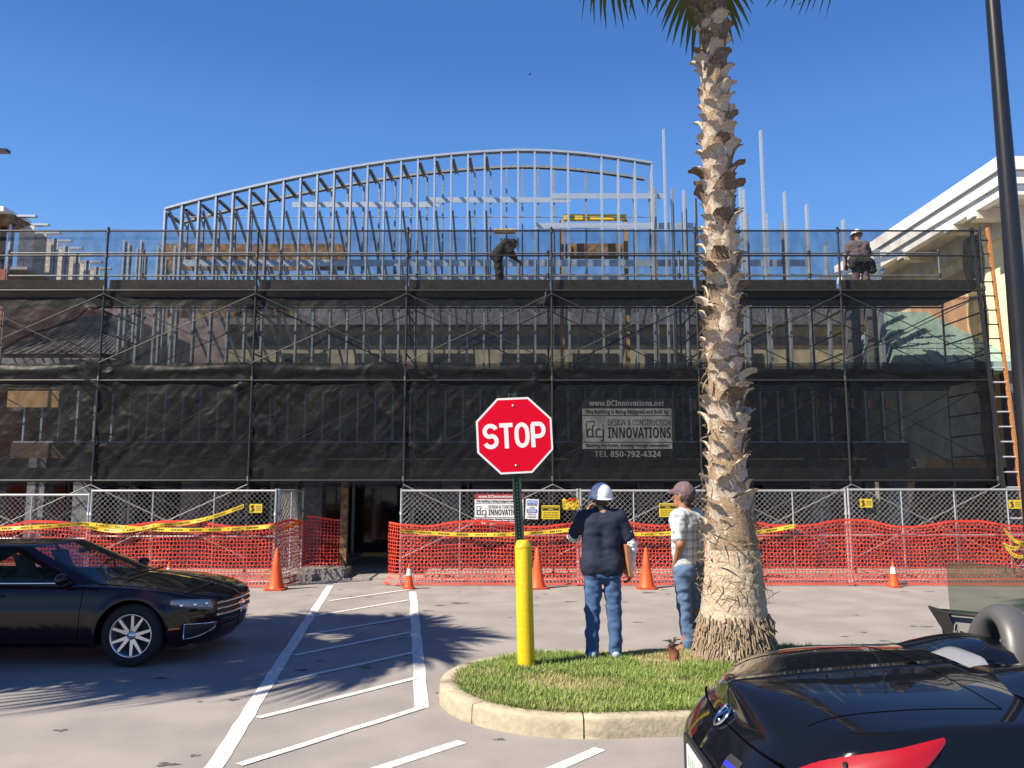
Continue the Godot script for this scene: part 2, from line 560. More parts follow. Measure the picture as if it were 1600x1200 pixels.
func build_left_building():
	# neighbouring wing, sheathed in red-brown board, with its parapet still in studs
	var t := thing("side_wing", "unfinished left wing with red-brown sheathed wall and open stud parapet", "building", Vector3(-12.1, 0.13, -20.4))
	var o := -t.position
	var s := begin(true)
	bbox(s, o + Vector3(-22, 0.13, -24.5), o + Vector3(-12.1, 7.0, -18.5))
	obj("wall", s, M.ply_red, t)
	for k in 4:
		s = begin(true)
		bbox(s, o + Vector3(-12.1, 4.9 + 0.02, -18.52 - k * 1.22 - 1.2), o + Vector3(-12.075, 7.0, -18.52 - k * 1.22))
		obj("sheathing_panel", s, M.ply_red, t)
	s = begin(true)
	bbox(s, o + Vector3(-22, 8.3, -19.2), o + Vector3(-12.0, 8.42, -18.1))
	obj("roof_slab", s, M.white_trim, t)
	s = begin(true)
	bbox(s, o + Vector3(-22, 8.1, -19.1), o + Vector3(-11.9, 8.297, -18.3))
	obj("roof_joist", s, M.ply, t)
	for k in 5:
		s = begin(true)
		bbox(s, o + Vector3(-12.4 - k * 0.6, 7.0, -18.75), o + Vector3(-12.3 - k * 0.6, 8.1, -18.65))
		obj("parapet_post", s, M.brick_dark, t)
	var ch := unit_channel(0.06, 0.14)
	for k in 8:
		var z := -18.5 - k * 0.52
		var top := 8.28 - k * 0.04
		span("stud", ch, o + Vector3(-12.02, 7.0, z), o + Vector3(-12.02, top, z), M.galv, t)
		span("stud", ch, o + Vector3(-11.6, 7.0 - k * 0.0, z), o + Vector3(-11.6, top - 0.1, z), M.galv, t) if k > 1 else null
		s = begin(true)
		bbox(s, o + Vector3(-12.1, top, z - 0.06), o + Vector3(-11.45, top + 0.05, z + 0.06))
		obj("outlooker", s, M.galv, t)
		if k < 7:
			s = begin(true)
			bbox(s, o + Vector3(-12.0, 7.05, z - 0.28), o + Vector3(-11.64, top - 0.12, z - 0.25))
			obj("foam_board", s, M.foam, t)
	s = begin(true)
	bbox(s, o + Vector3(-12.1, 6.98, -22.6), o + Vector3(-11.55, 7.05, -18.45))
	obj("bottom_track", s, M.galv_dull, t)
	# lower masonry pier line seen through the net
	for x in [-12.0, -10.9]:
		s = begin(true)
		bbox(s, o + Vector3(x - 0.2, 0.13, -18.75), o + Vector3(x + 0.2, 2.5, -18.35))
		obj("pier", s, M.slate, t)
	# shed roof of ribbed metal between the wing and the main frame
	var rt := thing("shed_roof", "grey ribbed metal shed roof left of the stud frame", "roof", Vector3(-10.7, 4.9, -18.5))
	o = -rt.position
	s = begin(true)
	var a := o + Vector3(-12.0, 4.95, -18.45)
	var b := o + Vector3(-9.3, 4.95, -18.45)
	var c := o + Vector3(-9.6, 6.3, -20.6)
	var d := o + Vector3(-11.3, 6.3, -20.6)
	quad(s, a, b, c, d)
	obj("roof_sheet", s, M.grey_roof, rt)
	for k in 12:
		var f := (k + 0.5) / 12.0
		var p0 := a.lerp(b, f) + Vector3(0, 0.03, 0.08)
		var p1 := d.lerp(c, f) + Vector3(0, 0.03, 0)
		span("rib", unit_tube(0.022), p0, p1, M.grey_roof, rt)
	s = begin(true)
	bbox(s, o + Vector3(-12.1, 4.62, -18.62), o + Vector3(-9.3, 4.86, -18.5))
	obj("fascia", s, M.galv_dull, rt)
	for k in 9:
		s = begin(true)
		var x := -11.9 + k * 0.32
		bbox(s, o + Vector3(x, 4.45, -19.6), o + Vector3(x + 0.05, 4.615, -18.47))
		obj("rafter_end", s, M.foam, rt)
	s = begin(true)
	bbox(s, o + Vector3(-13.0, 0.13 , -24.9), o + Vector3(-9.0, 8.05, -24.7))
	obj("rear_wall", s, M.mauve, rt)
	s = begin(true)
	bbox(s, o + Vector3(-10.9, 4.6, -24.3), o + Vector3(-9.9, 6.2, -20.7))
	obj("clerestory", s, M.mauve, rt)

func build_main_building():
	var t := thing("building_frame", "unfinished shop front of galvanised steel studs with a tall arched parapet", "building", Vector3(-1, 0.13, -21))
	var o := -t.position
	var stud := unit_channel(0.043, 0.14)
	var thin := unit_channel(0.04, 0.09)
	# arch of the parapet: circle through its two ends and crown
	var arch := func(x: float) -> float:
		if x < 0.35:
			var u := (x - 0.35) / 8.73
			return 10.03 - 1.48 * pow(absf(u), 1.72)
		var w := (x - 0.35) / 2.96
		return 10.03 - 0.31 * pow(w, 1.7)
	var zf := -18.6
	var zb := -19.6
	var xs := []
	var x := -8.39
	while x < 3.4:
		xs.append(x)
		x += 0.4065
	# curved top tracks, one bent piece per stud bay
	for pass_z in [[zf, 0.0, 0.16], [zb, 0.0, 0.12]]:
		for i in xs.size() - 1:
			var x0: float = xs[i]
			var x1: float = xs[i + 1]
			var s := begin(true)
			var ya: float = arch.call(x0)
			var yb: float = arch.call(x1)
			var hh := 0.055
			var dz: float = pass_z[2] * 0.5
			var z0: float = pass_z[0]
			var p := [Vector3(x0, ya, z0 + dz), Vector3(x1, yb, z0 + dz), Vector3(x1, yb, z0 - dz), Vector3(x0, ya, z0 - dz)]
			var q := []
			for v in p:
				q.append(o + v + Vector3(0, -hh, 0))
			for k in 4:
				p[k] = o + p[k]
			quad(s, p[0], p[1], p[2], p[3])
			quad(s, q[0], p[0], p[3], q[3])
			quad(s, p[0], q[0], q[1], p[1])
			quad(s, p[2], q[2], q[3], p[3])
			quad(s, p[1], q[1], q[2], p[2])
			obj("arch_track", s, M.galv if pass_z[0] == zf else M.galv_dull, t)
	for i in xs.size():
		x = xs[i]
		var top: float = arch.call(x)
		if not (i > 22 and i in [25]):
			span("stud", stud, o + Vector3(x, 4.6, zf), o + Vector3(x, top - 0.056, zf), M.galv, t)
		if i % 7 != 3 or i < 14:
			span("rear_stud", thin, o + Vector3(x + 0.12, 6.2, zb), o + Vector3(x + 0.12, top - 0.056, zb), M.galv_dull, t)
		if i < 20:
			span("outlooker", thin, o + Vector3(x + 0.03, top - 0.12, zf - 0.08), o + Vector3(x + 0.06, top - 0.12, zb), M.galv_dull, t)
		if i < 20:
			span("raking_brace", thin, o + Vector3(x + 0.04, 8.5, zf - 0.1), o + Vector3(x + 0.04, 6.75, zf - 3.0), M.galv_dull, t)
		span("lower_brace", thin, o + Vector3(x + 0.04, 7.15, zf - 0.1), o + Vector3(x + 0.04, 5.1, zf - 3.4), M.galv, t)
	# horizontal channels across the studs
	for r in [[-5.6, -1.85, 8.98, zb + 0.05, 0.14], [-2.15, 1.5, 9.1, zb + 0.06, 0.14], [1.0, 3.95, 9.2, zb + 0.07, 0.14], [0.6, 4.6, 8.42, zb + 0.05, 0.16], [-8.3, 7.4, 7.45, zb + 0.05, 0.17], [-4.9, 2.9, 7.02, zb + 0.06, 0.14]]:
		var s := begin(true)
		bbox(s, o + Vector3(r[0], r[2] - r[4] / 2, r[3] - 0.01), o + Vector3(r[1], r[2] + r[4] / 2, r[3] + 0.01))
		box(s, o + Vector3((r[0] + r[1]) / 2, r[2] + r[4] / 2 + 0.0015, r[3] - 0.025), Vector3(r[1] - r[0], 0.003, 0.05))
		obj("bridging_channel", s, M.galv, t)
	for yy in [8.33, 6.9]:
		span("bridging_rod", unit_tube(0.011), o + Vector3(-8.4, yy, zf - 0.02), o + Vector3(3.4 if yy > 8 else 8.3, yy, zf - 0.02), M.galv_dull, t)
	# sheathing boards standing behind the left half
	for k in 4:
		var s := begin(true)
		bbox(s, o + Vector3(-9.3 + k * 1.22, 7.5, -20.45), o + Vector3(-8.1 + k * 1.22, 8.22, -20.42))
		obj("sheathing_board", s, M.ply, t)
	for k in 3:
		var s := begin(true)
		bbox(s, o + Vector3(-9.3 + k * 1.22, 6.2, -20.3), o + Vector3(-8.1 + k * 1.22, 6.9, -20.27))
		obj("sheathing_board", s, M.ply, t)
	# left return of the frame
	for k in 5:
		var z := zf - 0.3 - k * 0.42
		span("stud", stud, o + Vector3(-9.35 if k < 3 else -9.0, 4.6, z), o + Vector3(-9.35 if k < 3 else -9.0, 7.75, z), M.galv, t)
	for k in 4:
		var xx := -9.35 + k * 0.41
		span("stud", stud, o + Vector3(xx, 4.6, zf - 0.05), o + Vector3(xx, 7.75 if k < 2 else 7.6, zf - 0.05), M.galv, t)
	# loose studs standing tall on the right
	for l in [[3.72, 10.54, 0.0], [6.1, 10.52, 0.0], [3.62, 9.36, -0.8], [4.02, 9.28, -0.6], [4.17, 8.99, 0.0], [4.41, 9.2, -0.9], [4.75, 8.9, 0], [5.2, 8.8, -0.4], [5.55, 9.05, 0], [5.72, 9.12, -0.3], [5.96, 8.71, -0.9], [6.37, 8.63, -0.9], [6.62, 8.95, 0.0], [6.87, 8.47, -0.8], [7.14, 8.63, 0.0], [7.55, 7.6, 0.0], [3.95, 8.9, -0.4], [4.3, 8.7, -0.7], [4.6, 9.0, -0.6], [4.95, 8.75, -0.8], [5.35, 8.95, -0.7], [6.25, 8.5, -0.3], [6.75, 8.4, -0.6], [7.3, 8.2, -0.5], [7.85, 7.9, -0.7], [8.18, 8.39, -0.4]]:
		span("loose_stud", stud, o + Vector3(l[0], 4.6, zf + l[2]), o + Vector3(l[0], l[1], zf + l[2]), M.galv if l[2] > -0.5 else M.galv_dull, t)
	# built-up jamb posts and bracing at the right end
	for k in 6:
		span("jamb_stud", unit_channel(0.12, 0.16), o + Vector3(8.05 + k * 0.16, 4.2, zf - 0.1 - (k % 3) * 0.14), o + Vector3(8.05 + k * 0.16, 6.9 - (k % 2) * 0.4, zf - 0.1 - (k % 3) * 0.14), M.galv_dull, t)
	span("stair_channel", unit_bar(0.12, 0.05), o + Vector3(6.9, 6.55, zf + 0.3), o + Vector3(9.25, 7.35, zf + 0.3), M.galv, t)
	span("stair_channel", unit_bar(0.1, 0.05), o + Vector3(7.9, 6.2, zf + 0.5), o + Vector3(8.7, 6.9, zf + 0.5), M.galv, t)
	span("corner_stud", unit_channel(0.09, 0.15), o + Vector3(8.78, 4.6, zf), o + Vector3(8.78, 7.5, zf), M.galv, t)
	# upper floor slab, and the storey below behind the net
	var s2 := begin(true)
	bbox(s2, o + Vector3(-9.2, 4.4, -25.0), o + Vector3(9.0, 4.58, -18.52))
	obj("floor_slab", s2, M.interior, t)
	s2 = begin(true)
	bbox(s2, o + Vector3(-11.6, 2.5, -18.9), o + Vector3(9.2, 2.86, -18.45))
	obj("brown_header", s2, M.header, t)
	s2 = begin(true)
	bbox(s2, o + Vector3(-11.6, 2.861, -18.7), o + Vector3(9.2, 2.9, -18.5))
	obj("sill_track", s2, M.galv, t)
	s2 = begin(true)
	bbox(s2, o + Vector3(-11.6, 4.24, -18.7), o + Vector3(9.2, 4.39, -18.5))
	obj("head_track", s2, M.galv_dull, t)
	x = -11.4
	while x < 9.2:
		span("lower_stud", stud, o + Vector3(x, 2.9, zf), o + Vector3(x, 4.24, zf), M.galv, t)
		if x > -6.0 and x < 9.0:
			var sb := begin(true)
			bbox(sb, o + Vector3(x + 0.06, 3.68, -18.95), o + Vector3(x + 0.15, 3.9, -18.55))
			obj("blocking", sb, M.lumber, t)
		x += 0.41
	s2 = begin(true)
	bbox(s2, o + Vector3(-11.6, 2.9, -19.9), o + Vector3(9.2, 4.4, -19.8))
	obj("inner_board", s2, M.interior, t)
	s2 = begin(true)
	bbox(s2, o + Vector3(-11.75, 3.68, -18.44), o + Vector3(-10.55, 4.18, -18.41))
	obj("osb_panel", s2, M.osb, t)
	# ground storey: recessed dark shop wall and piers
	s2 = begin(true)
	bbox(s2, o + Vector3(-11.8, 0.13, -21.4), o + Vector3(9.6, 2.5, -21.2))
	obj("shop_window", s2, M.shop_glass, t)
	for k in 15:
		s2 = begin(true)
		bbox(s2, o + Vector3(-11.7 + k * 1.5, 0.135, -21.19), o + Vector3(-11.63 + k * 1.5, 2.29, -21.1))
		obj("mullion", s2, M.galv_dull, t)
	for px in [-9.9, -7.4, -4.6, -1.4, 1.6, 4.75, 7.1, 8.9]:
		s2 = begin(true)
		bbox(s2, o + Vector3(px - 0.22, 0.13, -18.95), o + Vector3(px + 0.22, 2.497, -18.5))
		obj("pier", s2, M.slate, t)
	s2 = begin(true)
	bbox(s2, o + Vector3(-11.8, 2.3, -21.19), o + Vector3(9.6, 2.497, -18.96))
	obj("walk_ceiling", s2, M.interior, t)
	# existing shop behind: cream wall with a grey band and a low roof edge
	var r := thing("rear_shop", "long cream wall of the existing shop behind the studs", "building", Vector3(0, 0.13, -26))
	o = -r.position
	s2 = begin(true)
	bbox(s2, o + Vector3(-11.5, 0.13, -26.4), o + Vector3(11.9, 7.1, -26.0))
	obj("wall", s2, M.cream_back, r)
	s2 = begin(true)
	bbox(s2, o + Vector3(-9.0, 6.5, -25.998), o + Vector3(11.9, 6.75, -25.93))
	obj("grey_band", s2, M.slate, r)
	s2 = begin(true)
	bbox(s2, o + Vector3(-11.6, 7.102, -28.6), o + Vector3(11.9, 8.05, -25.6))
	obj("roof_edge", s2, M.slate, r)
	for k in 7:
		s2 = begin(true)
		bbox(s2, o + Vector3(-7.6 + k * 2.4, 5.3, -25.998), o + Vector3(-6.1 + k * 2.4, 6.2, -25.96))
		obj("window", s2, M.dark_plastic, r)
	# yellow material hoist standing inside the parapet
	var h := thing("material_hoist", "yellow hoist beam over a brown crate behind the parapet studs", "hoist", Vector3(2.05, 4.58, -20.2))
	o = -h.position
	s2 = begin(true)
	bbox(s2, o + Vector3(1.35, 8.78, -20.25), o + Vector3(3.0, 8.92, -20.1))
	obj("beam", s2, M.sign_yellow, h)
	for xx in [1.3, 2.98]:
		s2 = begin(true)
		bbox(s2, o + Vector3(xx - 0.05, 4.58, -20.23), o + Vector3(xx + 0.05, 8.77, -20.13))
		obj("post", s2, M.lumber, h)
	s2 = begin(true)
	bbox(s2, o + Vector3(1.4, 7.8, -20.4), o + Vector3(2.9, 8.1, -20.0))
	obj("crate", s2, M.ply, h)
	for xx in [1.5, 2.75]:
		s2 = begin(true)
		bbox(s2, o + Vector3(xx - 0.03, 7.82, -19.995), o + Vector3(xx + 0.03, 8.05, -19.96))
		obj("crate_batten", s2, M.lumber, h)

func build_right_building():
	var t := thing("corner_shop", "cream stucco building with a deep white eave at the right edge", "building", Vector3(14, 0.13, -20))
	var o := -t.position
	var s := begin(true)
	bbox(s, o + Vector3(12.0, 2.3, -30.0), o + Vector3(26.0, 7.9, -18.2))
	obj("wall", s, M.cream, t)
	s = begin(true)
	bbox(s, o + Vector3(11.97, 4.0, -23.4), o + Vector3(11.998, 7.55, -20.6))
	obj("peach_panel", s, M.peach, t)
	s = begin(true)
	bbox(s, o + Vector3(12.1, 0.13, -29.9), o + Vector3(26.0, 2.297, -18.4))
	obj("base", s, M.brick_dark, t)
	# eave: soffit, stepped fascia on two sides
	s = begin(true)
	bbox(s, o + Vector3(11.0, 8.4, -26.0), o + Vector3(26.0, 8.45, -17.25))
	obj("soffit", s, M.soffit, t)
	s = begin(true)
	bbox(s, o + Vector3(11.85, 7.9, -26.0), o + Vector3(26.0, 8.397, -18.05))
	obj("frieze", s, M.soffit, t)
	var steps := [[0.0, 8.33, 8.55], [0.08, 8.56, 8.84], [0.16, 8.86, 9.16]]
	for st in steps:
		s = begin(true)
		bbox(s, o + Vector3(10.98 - st[0], st[1], -26.0), o + Vector3(11.2, st[2], -17.1 + st[0]))
		bbox(s, o + Vector3(11.2, st[1], -17.4), o + Vector3(26.0, st[2], -17.1 + st[0]))
		obj("fascia", s, M.white_trim, t)
	s = begin(true)
	bbox(s, o + Vector3(11.2, 8.5, -26.0), o + Vector3(26.0, 9.1, -17.41))
	obj("roof", s, M.soffit, t)
	for z in [-18.3, -19.3, -21.8]:
		s = begin(true)
		bbox(s, o + Vector3(11.0, 8.14, z - 0.16), o + Vector3(11.849, 8.396, z + 0.16))
		var br := obj("bracket", s, M.soffit, t)
		s = begin(true)
		bbox(s, o + Vector3(10.92, 8.2, z - 0.13), o + Vector3(10.998, 8.34, z + 0.13))
		obj("bracket_cap", s, M.white_trim, br)
	# lower green canopy roof on the side
	var g := thing("green_canopy", "green metal hip roof of the side canopy behind the ladder", "roof", Vector3(11.2, 4.5, -20))
	o = -g.position
	s = begin(true)
	var e0 := o + Vector3(8.9, 4.72, -18.2)
	var e1 := o + Vector3(11.9, 4.72, -18.2)
	var r0 := o + Vector3(9.6, 6.35, -20.3)
	var r1 := o + Vector3(10.75, 6.35, -20.3)
	var b0 := o + Vector3(8.9, 4.72, -22.6)
	var b1 := o + Vector3(11.9, 4.72, -22.6)
	quad(s, e0, e1, r1, r0)
	tri(s, e1, b1, r1)
	quad(s, b1, b0, r0, r1)
	tri(s, b0, e0, r0)
	obj("roof_sheet", s, M.green_roof, g)
	for k in 9:
		var f := (k + 0.5) / 9.0
		span("seam", unit_tube(0.014), e0.lerp(e1, f) + Vector3(0, 0.008, 0.01), r0.lerp(r1, f) + Vector3(0, 0.008, 0), M.green_roof, g)
	s = begin(true)
	bbox(s, o + Vector3(8.9, 4.5, -18.35), o + Vector3(11.95, 4.715, -18.1))
	obj("gutter", s, M.green_roof, g)
	s = begin(true)
	bbox(s, o + Vector3(8.5, 2.5, -19.15), o + Vector3(11.45, 4.49, -18.95))
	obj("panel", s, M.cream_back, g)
	s = begin(true)
	bbox(s, o + Vector3(11.5, 0.13, -18.6), o + Vector3(11.85, 4.495, -18.25))
	obj("column", s, M.slate, g)

func build_scaffold():
	var t := thing("scaffold", "three-lift frame scaffold of dark steel tubes along the shop front", "scaffold", Vector3(-0.8, 0.13, -17.15))
	var o := -t.position
	var xs := [-11.65, -8.53, -5.36, -2.2, 0.83, 3.86, 6.88, 9.88]
	var zf := -16.27   # standards, rails and braces stand outside the nets
	var zp := -16.4
	var zb := -17.9
	var lifts := [0.15, 2.05, 4.1, 6.0]
	var tb := unit_tube(0.024)
	for x in xs:
		for z in [zf, zb]:
			span("standard", tb, o + Vector3(x, 0.135, z), o + Vector3(x, 7.3, z), M.scaf_dark if z == zf else M.galv_dull, t)
			var s := begin(true)
			box(s, o + Vector3(x, 0.1365, z), Vector3(0.15, 0.012, 0.15))
			obj("base_plate", s, M.galv_dull, t)
			for yy in [2.02, 4.07, 5.97, 6.68, 7.22]:
				s = begin()
				tube(s, [o + Vector3(x, yy - 0.05, z), o + Vector3(x, yy + 0.05, z)], 0.036, 8)
				obj("coupler", s, M.scaf_dark, t)
		for yy in [0.5, 0.95, 1.4, 1.85, 2.5, 2.95, 3.4, 3.85, 4.6, 5.05, 5.5, 5.85]:
			span("frame_rung", unit_tube(0.017), o + Vector3(x, yy, zf), o + Vector3(x, yy, zb), M.scaf_dark, t)
	for i in xs.size() - 1:
		var a: float = xs[i]
		var b: float = xs[i + 1]
		for l in 3:
			var y0: float = lifts[l] + 0.3
			var y1: float = lifts[l + 1] - 0.15
			for z in [zp - 0.06 if l == 1 else zf + 0.03, zb + 0.03]:
				if l == 0 and absf(a + 5.36) < 0.1: continue
				var m: Material = M.galv_dull if l == 0 else M.scaf_brace
				span("cross_brace", unit_tube(0.011), o + Vector3(a, y0, z), o + Vector3(b, y1, z), m, t)
				span("cross_brace", unit_tube(0.011), o + Vector3(a, y1, z + 0.03), o + Vector3(b, y0, z + 0.03), m, t)
		for l in [1, 2, 3]:
			var y: float = lifts[l]
			for z in [zf, zb]:
				span("ledger", unit_tube(0.022), o + Vector3(a, y - 0.07, z), o + Vector3(b, y - 0.07, z), M.scaf_dark, t)
			for k in 5:
				var s := begin(true)
				var z := zp - 0.12 - k * 0.3
				bbox(s, o + Vector3(a - 0.1, y - 0.045 + (k % 2) * 0.004, z - 0.14), o + Vector3(b - 0.12, y, z + 0.14))
				obj("plank", s, M.plank, t)
			var s3 := begin(true)
			bbox(s3, o + Vector3(a + 0.03, y + 0.003, zp - 0.03), o + Vector3(b - 0.03, y + 0.19, zp + 0.005))
			obj("toe_board", s3, M.plank, t)
		for y in [6.68, 7.22]:
			span("guard_rail", unit_tube(0.02), o + Vector3(a, y, zf), o + Vector3(b, y, zf), M.scaf_dark, t)
			span("guard_rail", unit_tube(0.02), o + Vector3(a, y - 0.0, zb), o + Vector3(b, y, zb), M.galv_dull, t)
	# ladder tied to the end frame
	var ld := thing("extension_ladder", "tall ladder with orange rail leaning at the scaffold end", "ladder", Vector3(10.05, 0.13, -16.3), 0.0)
	o = -ld.position
	var top := o + Vector3(10.08, 7.3, -16.32)
	var bot := o + Vector3(10.2, 0.135, -15.95)
	span("rail", unit_bar(0.045, 0.08), bot, top, M.ladder_rail, ld)
	span("rail", unit_bar(0.045, 0.08), bot + Vector3(-0.34, 0, 0), top + Vector3(-0.34, 0, 0), M.scaf_dark, ld)
	for k in 23:
		var f := (k + 0.6) / 23.5
		var p := bot.lerp(top, f)
		span("rung", unit_tube(0.016), p, p + Vector3(-0.34, 0, 0), M.alu if k < 14 else M.scaf_dark, ld)

# ------------------------------------------------------------------ debris netting
func net_sheet(called: String, label: String, x0: float, x1: float, y0: float, y1: float, z: float, m: Material, amp: float, sd: int, xs: Array, ragged := 0.0):
	var n := FastNoiseLite.new()
	n.seed = sd
	n.frequency = 0.55
	n.fractal_octaves = 4
	var n2 := FastNoiseLite.new()
	n2.seed = sd + 3
	n2.frequency = 1.0
	n2.fractal_octaves = 3
	var n3 := FastNoiseLite.new()
	n3.seed = sd + 5
	n3.frequency = 0.9
	n3.fractal_octaves = 2
	var cols := int((x1 - x0) / 0.036)
	var rowsn := int((y1 - y0) / 0.036)
	var rows := []
	for j in rowsn + 1:
		var v := float(j) / rowsn
		var row := PackedVector3Array()
		for i in cols + 1:
			var u := float(i) / cols
			var x := lerpf(x0, x1, u)
			# distance to the nearest standard: the net is tied there and hangs between
			var near := 9.0
			for p in xs:
				near = minf(near, absf(x - p))
			var hang := clampf(near / 1.5, 0.0, 1.0)
			var yt := y1 - 0.05 * hang * (0.6 + 0.4 * n.get_noise_2d(x * 0.6, 3.0))
			var yb := y0 + ragged * n2.get_noise_2d(x * 0.7, 9.0)
			var y := lerpf(yb, yt, v)
			# diagonal tension folds running down from the ties
			var f1 := n.get_noise_2d(x * 1.3 + y * 1.1, (x - y) * 0.22)
			var f2 := n2.get_noise_2d((x - y * 0.8) * 1.7, y * 0.35 + 40.0)
			var f3 := n2.get_noise_2d(x * 0.5, y * 5.0 + 80.0)
			var pull := exp(-pow(near / 0.7, 2.0)) * clampf(v * 1.3, 0.0, 1.0)
			# sharp creases: ridges where a noise crosses zero
			var c1 := 1.0 - minf(absf(n3.get_noise_2d(x * 0.9 + y * 0.9, (y - x) * 0.3)) * 9.0, 1.0)
			var c2 := 1.0 - minf(absf(n3.get_noise_2d(x * 0.35 + 70.0, y * 2.4)) * 12.0, 1.0)
			var d := (absf(f1) * 1.3 * pull + f2 * 0.12) * amp + c1 * (0.008 + 0.028 * pull) * amp * 8.0 + c2 * 0.007 * amp * 8.0 + f3 * 0.004
			d += 0.05 * hang * sin(v * PI)
			row.append(Vector3(x, y, z + d))
		rows.append(row)
	var s := begin()
	grid(s, rows)
	var o := obj(called, s, m)
	tag(o, label, "netting", "debris nets on the scaffold")
	return o

func build_netting():
	var xs := [-11.65, -8.53, -5.36, -2.2, 0.83, 3.86, 6.88, 9.88]
	net_sheet("debris_net", "thin top band of black netting along the scaffold guard rails", -12.5, 9.93, 5.75, 7.28, -16.36, cloth_net(0.42, 5, 3.0), 0.03, 11, xs)
	net_sheet("debris_net", "see-through black netting over the middle scaffold lift", -12.5, 9.93, 4.18, 5.82, -16.35, cloth_net(0.6, 6, 3.5), 0.09, 12, xs)
	net_sheet("debris_net", "dense wrinkled black netting over the lower scaffold lift", -12.5, 9.95, 1.84, 4.42, -16.32, cloth_net(0.62, 7, 4.0), 0.16, 13, xs, 0.08)
	net_sheet("debris_net", "bunched black net fold between middle and lower lifts", -12.5, 9.9, 4.12, 4.36, -16.28, cloth_net(0.5, 8, 2.0), 0.1, 14, xs, 0.14)
	# return round the right end of the scaffold
	var s := begin()
	var rows := []
	for j in 60:
		var v := j / 59.0
		var y := lerpf(1.6, 7.24, v)
		var row := PackedVector3Array()
		for i in 16:
			var u := i / 15.0
			row.append(Vector3(9.96 + 0.1 * (1.0 - v) * sin(u * 5.0) + 0.03 * sin(y * 5.0 + u * 9.0), y, -16.34 - u * 0.75 * (0.35 + 0.65 * v)))
		rows.append(row)
	grid(s, rows)
	var o := obj("debris_net", s, cloth_net(0.75, 9, 2.5))
	tag(o, "hanging black net gathered round the right scaffold corner", "netting", "debris nets on the scaffold")
	# site banner tied on behind the lower net
	site_board("site_banner", "large site banner showing the builder's name behind the net", "banner", Vector3(2.37, 2.41, -16.345), 1.84, 1.26, M.ink)

func site_board(called: String, label: String, category: String, base: Vector3, w: float, h: float, band: Material = null):
	var t := thing(called, label, category, base)
	var s := begin(true)
	box(s, Vector3(0, h * 0.5, -0.004), Vector3(w, h * 0.66, 0.006))
	obj("panel", s, M.sign_white, t)
	for e in [-1, 1]:
		s = begin(true)
		box(s, Vector3(0, h * (0.5 + e * 0.4155), -0.004), Vector3(w, h * 0.169, 0.006))
		obj("end_band", s, band if band else M.sign_maroon, t)
	var z := 0.0015
	text("lettering", "www.DCInnovations.net", h * 0.085, Vector3(0, h * 0.915, z), M.sign_white, t, w * 0.84)
	text("lettering", "This Building is Being Designed and Built by", h * 0.06, Vector3(0, h * 0.775, z), M.ink, t, w * 0.93)
	text("lettering", "DESIGN & CONSTRUCTION", h * 0.095, Vector3(w * 0.135, h * 0.6, z), M.ink, t, w * 0.7, 400)
	text("lettering", "INNOVATIONS", h * 0.17, Vector3(w * 0.135, h * 0.43, z), M.ink, t, w * 0.7)
	text("lettering", "dcj", h * 0.19, Vector3(-w * 0.355, h * 0.45, z), M.ink, t, w * 0.19, 400)
	text("lettering", "\"Building The Future, Growing Through Innovations\"", h * 0.05, Vector3(0, h * 0.225, z), M.ink, t, w * 0.95, 700, true)
	text("lettering", "TEL 850-792-4324", h * 0.095, Vector3(0, h * 0.085, z), M.sign_white, t, w * 0.74)
	s = begin(true)
	for l in [[-0.36, 0.365, 0.2, 0.008], [-0.455, 0.49, 0.008, 0.25], [-0.265, 0.42, 0.008, 0.11], [-0.41, 0.615, 0.09, 0.008], [-0.368, 0.58, 0.008, 0.07]]:
		box(s, Vector3(l[0] * w, l[1] * h, z), Vector3(l[2] * w if l[2] > 0.01 else 0.008 * w, l[3] * h if l[3] > 0.01 else 0.012 * h, 0.003))
	obj("emblem", s, M.ink, t)
	s = begin(true)
	for yy in [0.715, 0.28]:
		box(s, Vector3(0, yy * h, z), Vector3(w * 0.99, 0.009 * h, 0.003))
	obj("rule", s, M.ink, t)

# ------------------------------------------------------------------ fences
func chain_mesh(s: SurfaceTool, o: Vector3, ux: Vector3, w: float, h: float, pitch := 0.1):
	# two families of diagonal wires clipped to the panel, slightly apart so they cross
	var nrm := ux.cross(Vector3.UP).normalized()
	var r := 0.0034
	for fam in [1.0, -1.0]:
		var c := -h
		while c < w + h:
			var x0 := c
			var x1 := c + h
			var y0 := 0.0
			var y1 := h
			if fam < 0:
				y0 = h
				y1 = 0.0
			# clip x to 0..w
			var a := maxf(x0, 0.0)
			var b := minf(x1, w)
			if b - a > 0.03:
				var ya := lerpf(y0, y1, (a - x0) / h)
				var yb := lerpf(y0, y1, (b - x0) / h)
				var off: Vector3 = nrm * (0.006 * fam)
				var pts := []
				for k in 4:
					var f := k / 3.0
					pts.append(o + ux * lerpf(a, b, f) + Vector3(0, lerpf(ya, yb, f), 0) + off + Vector3(rng.randf_range(-0.006, 0.006), rng.randf_range(-0.006, 0.006), 0) * (1.0 if k in [1, 2] else 0.0))
				tube(s, pts, r, 3, false)
			c += pitch
	return s

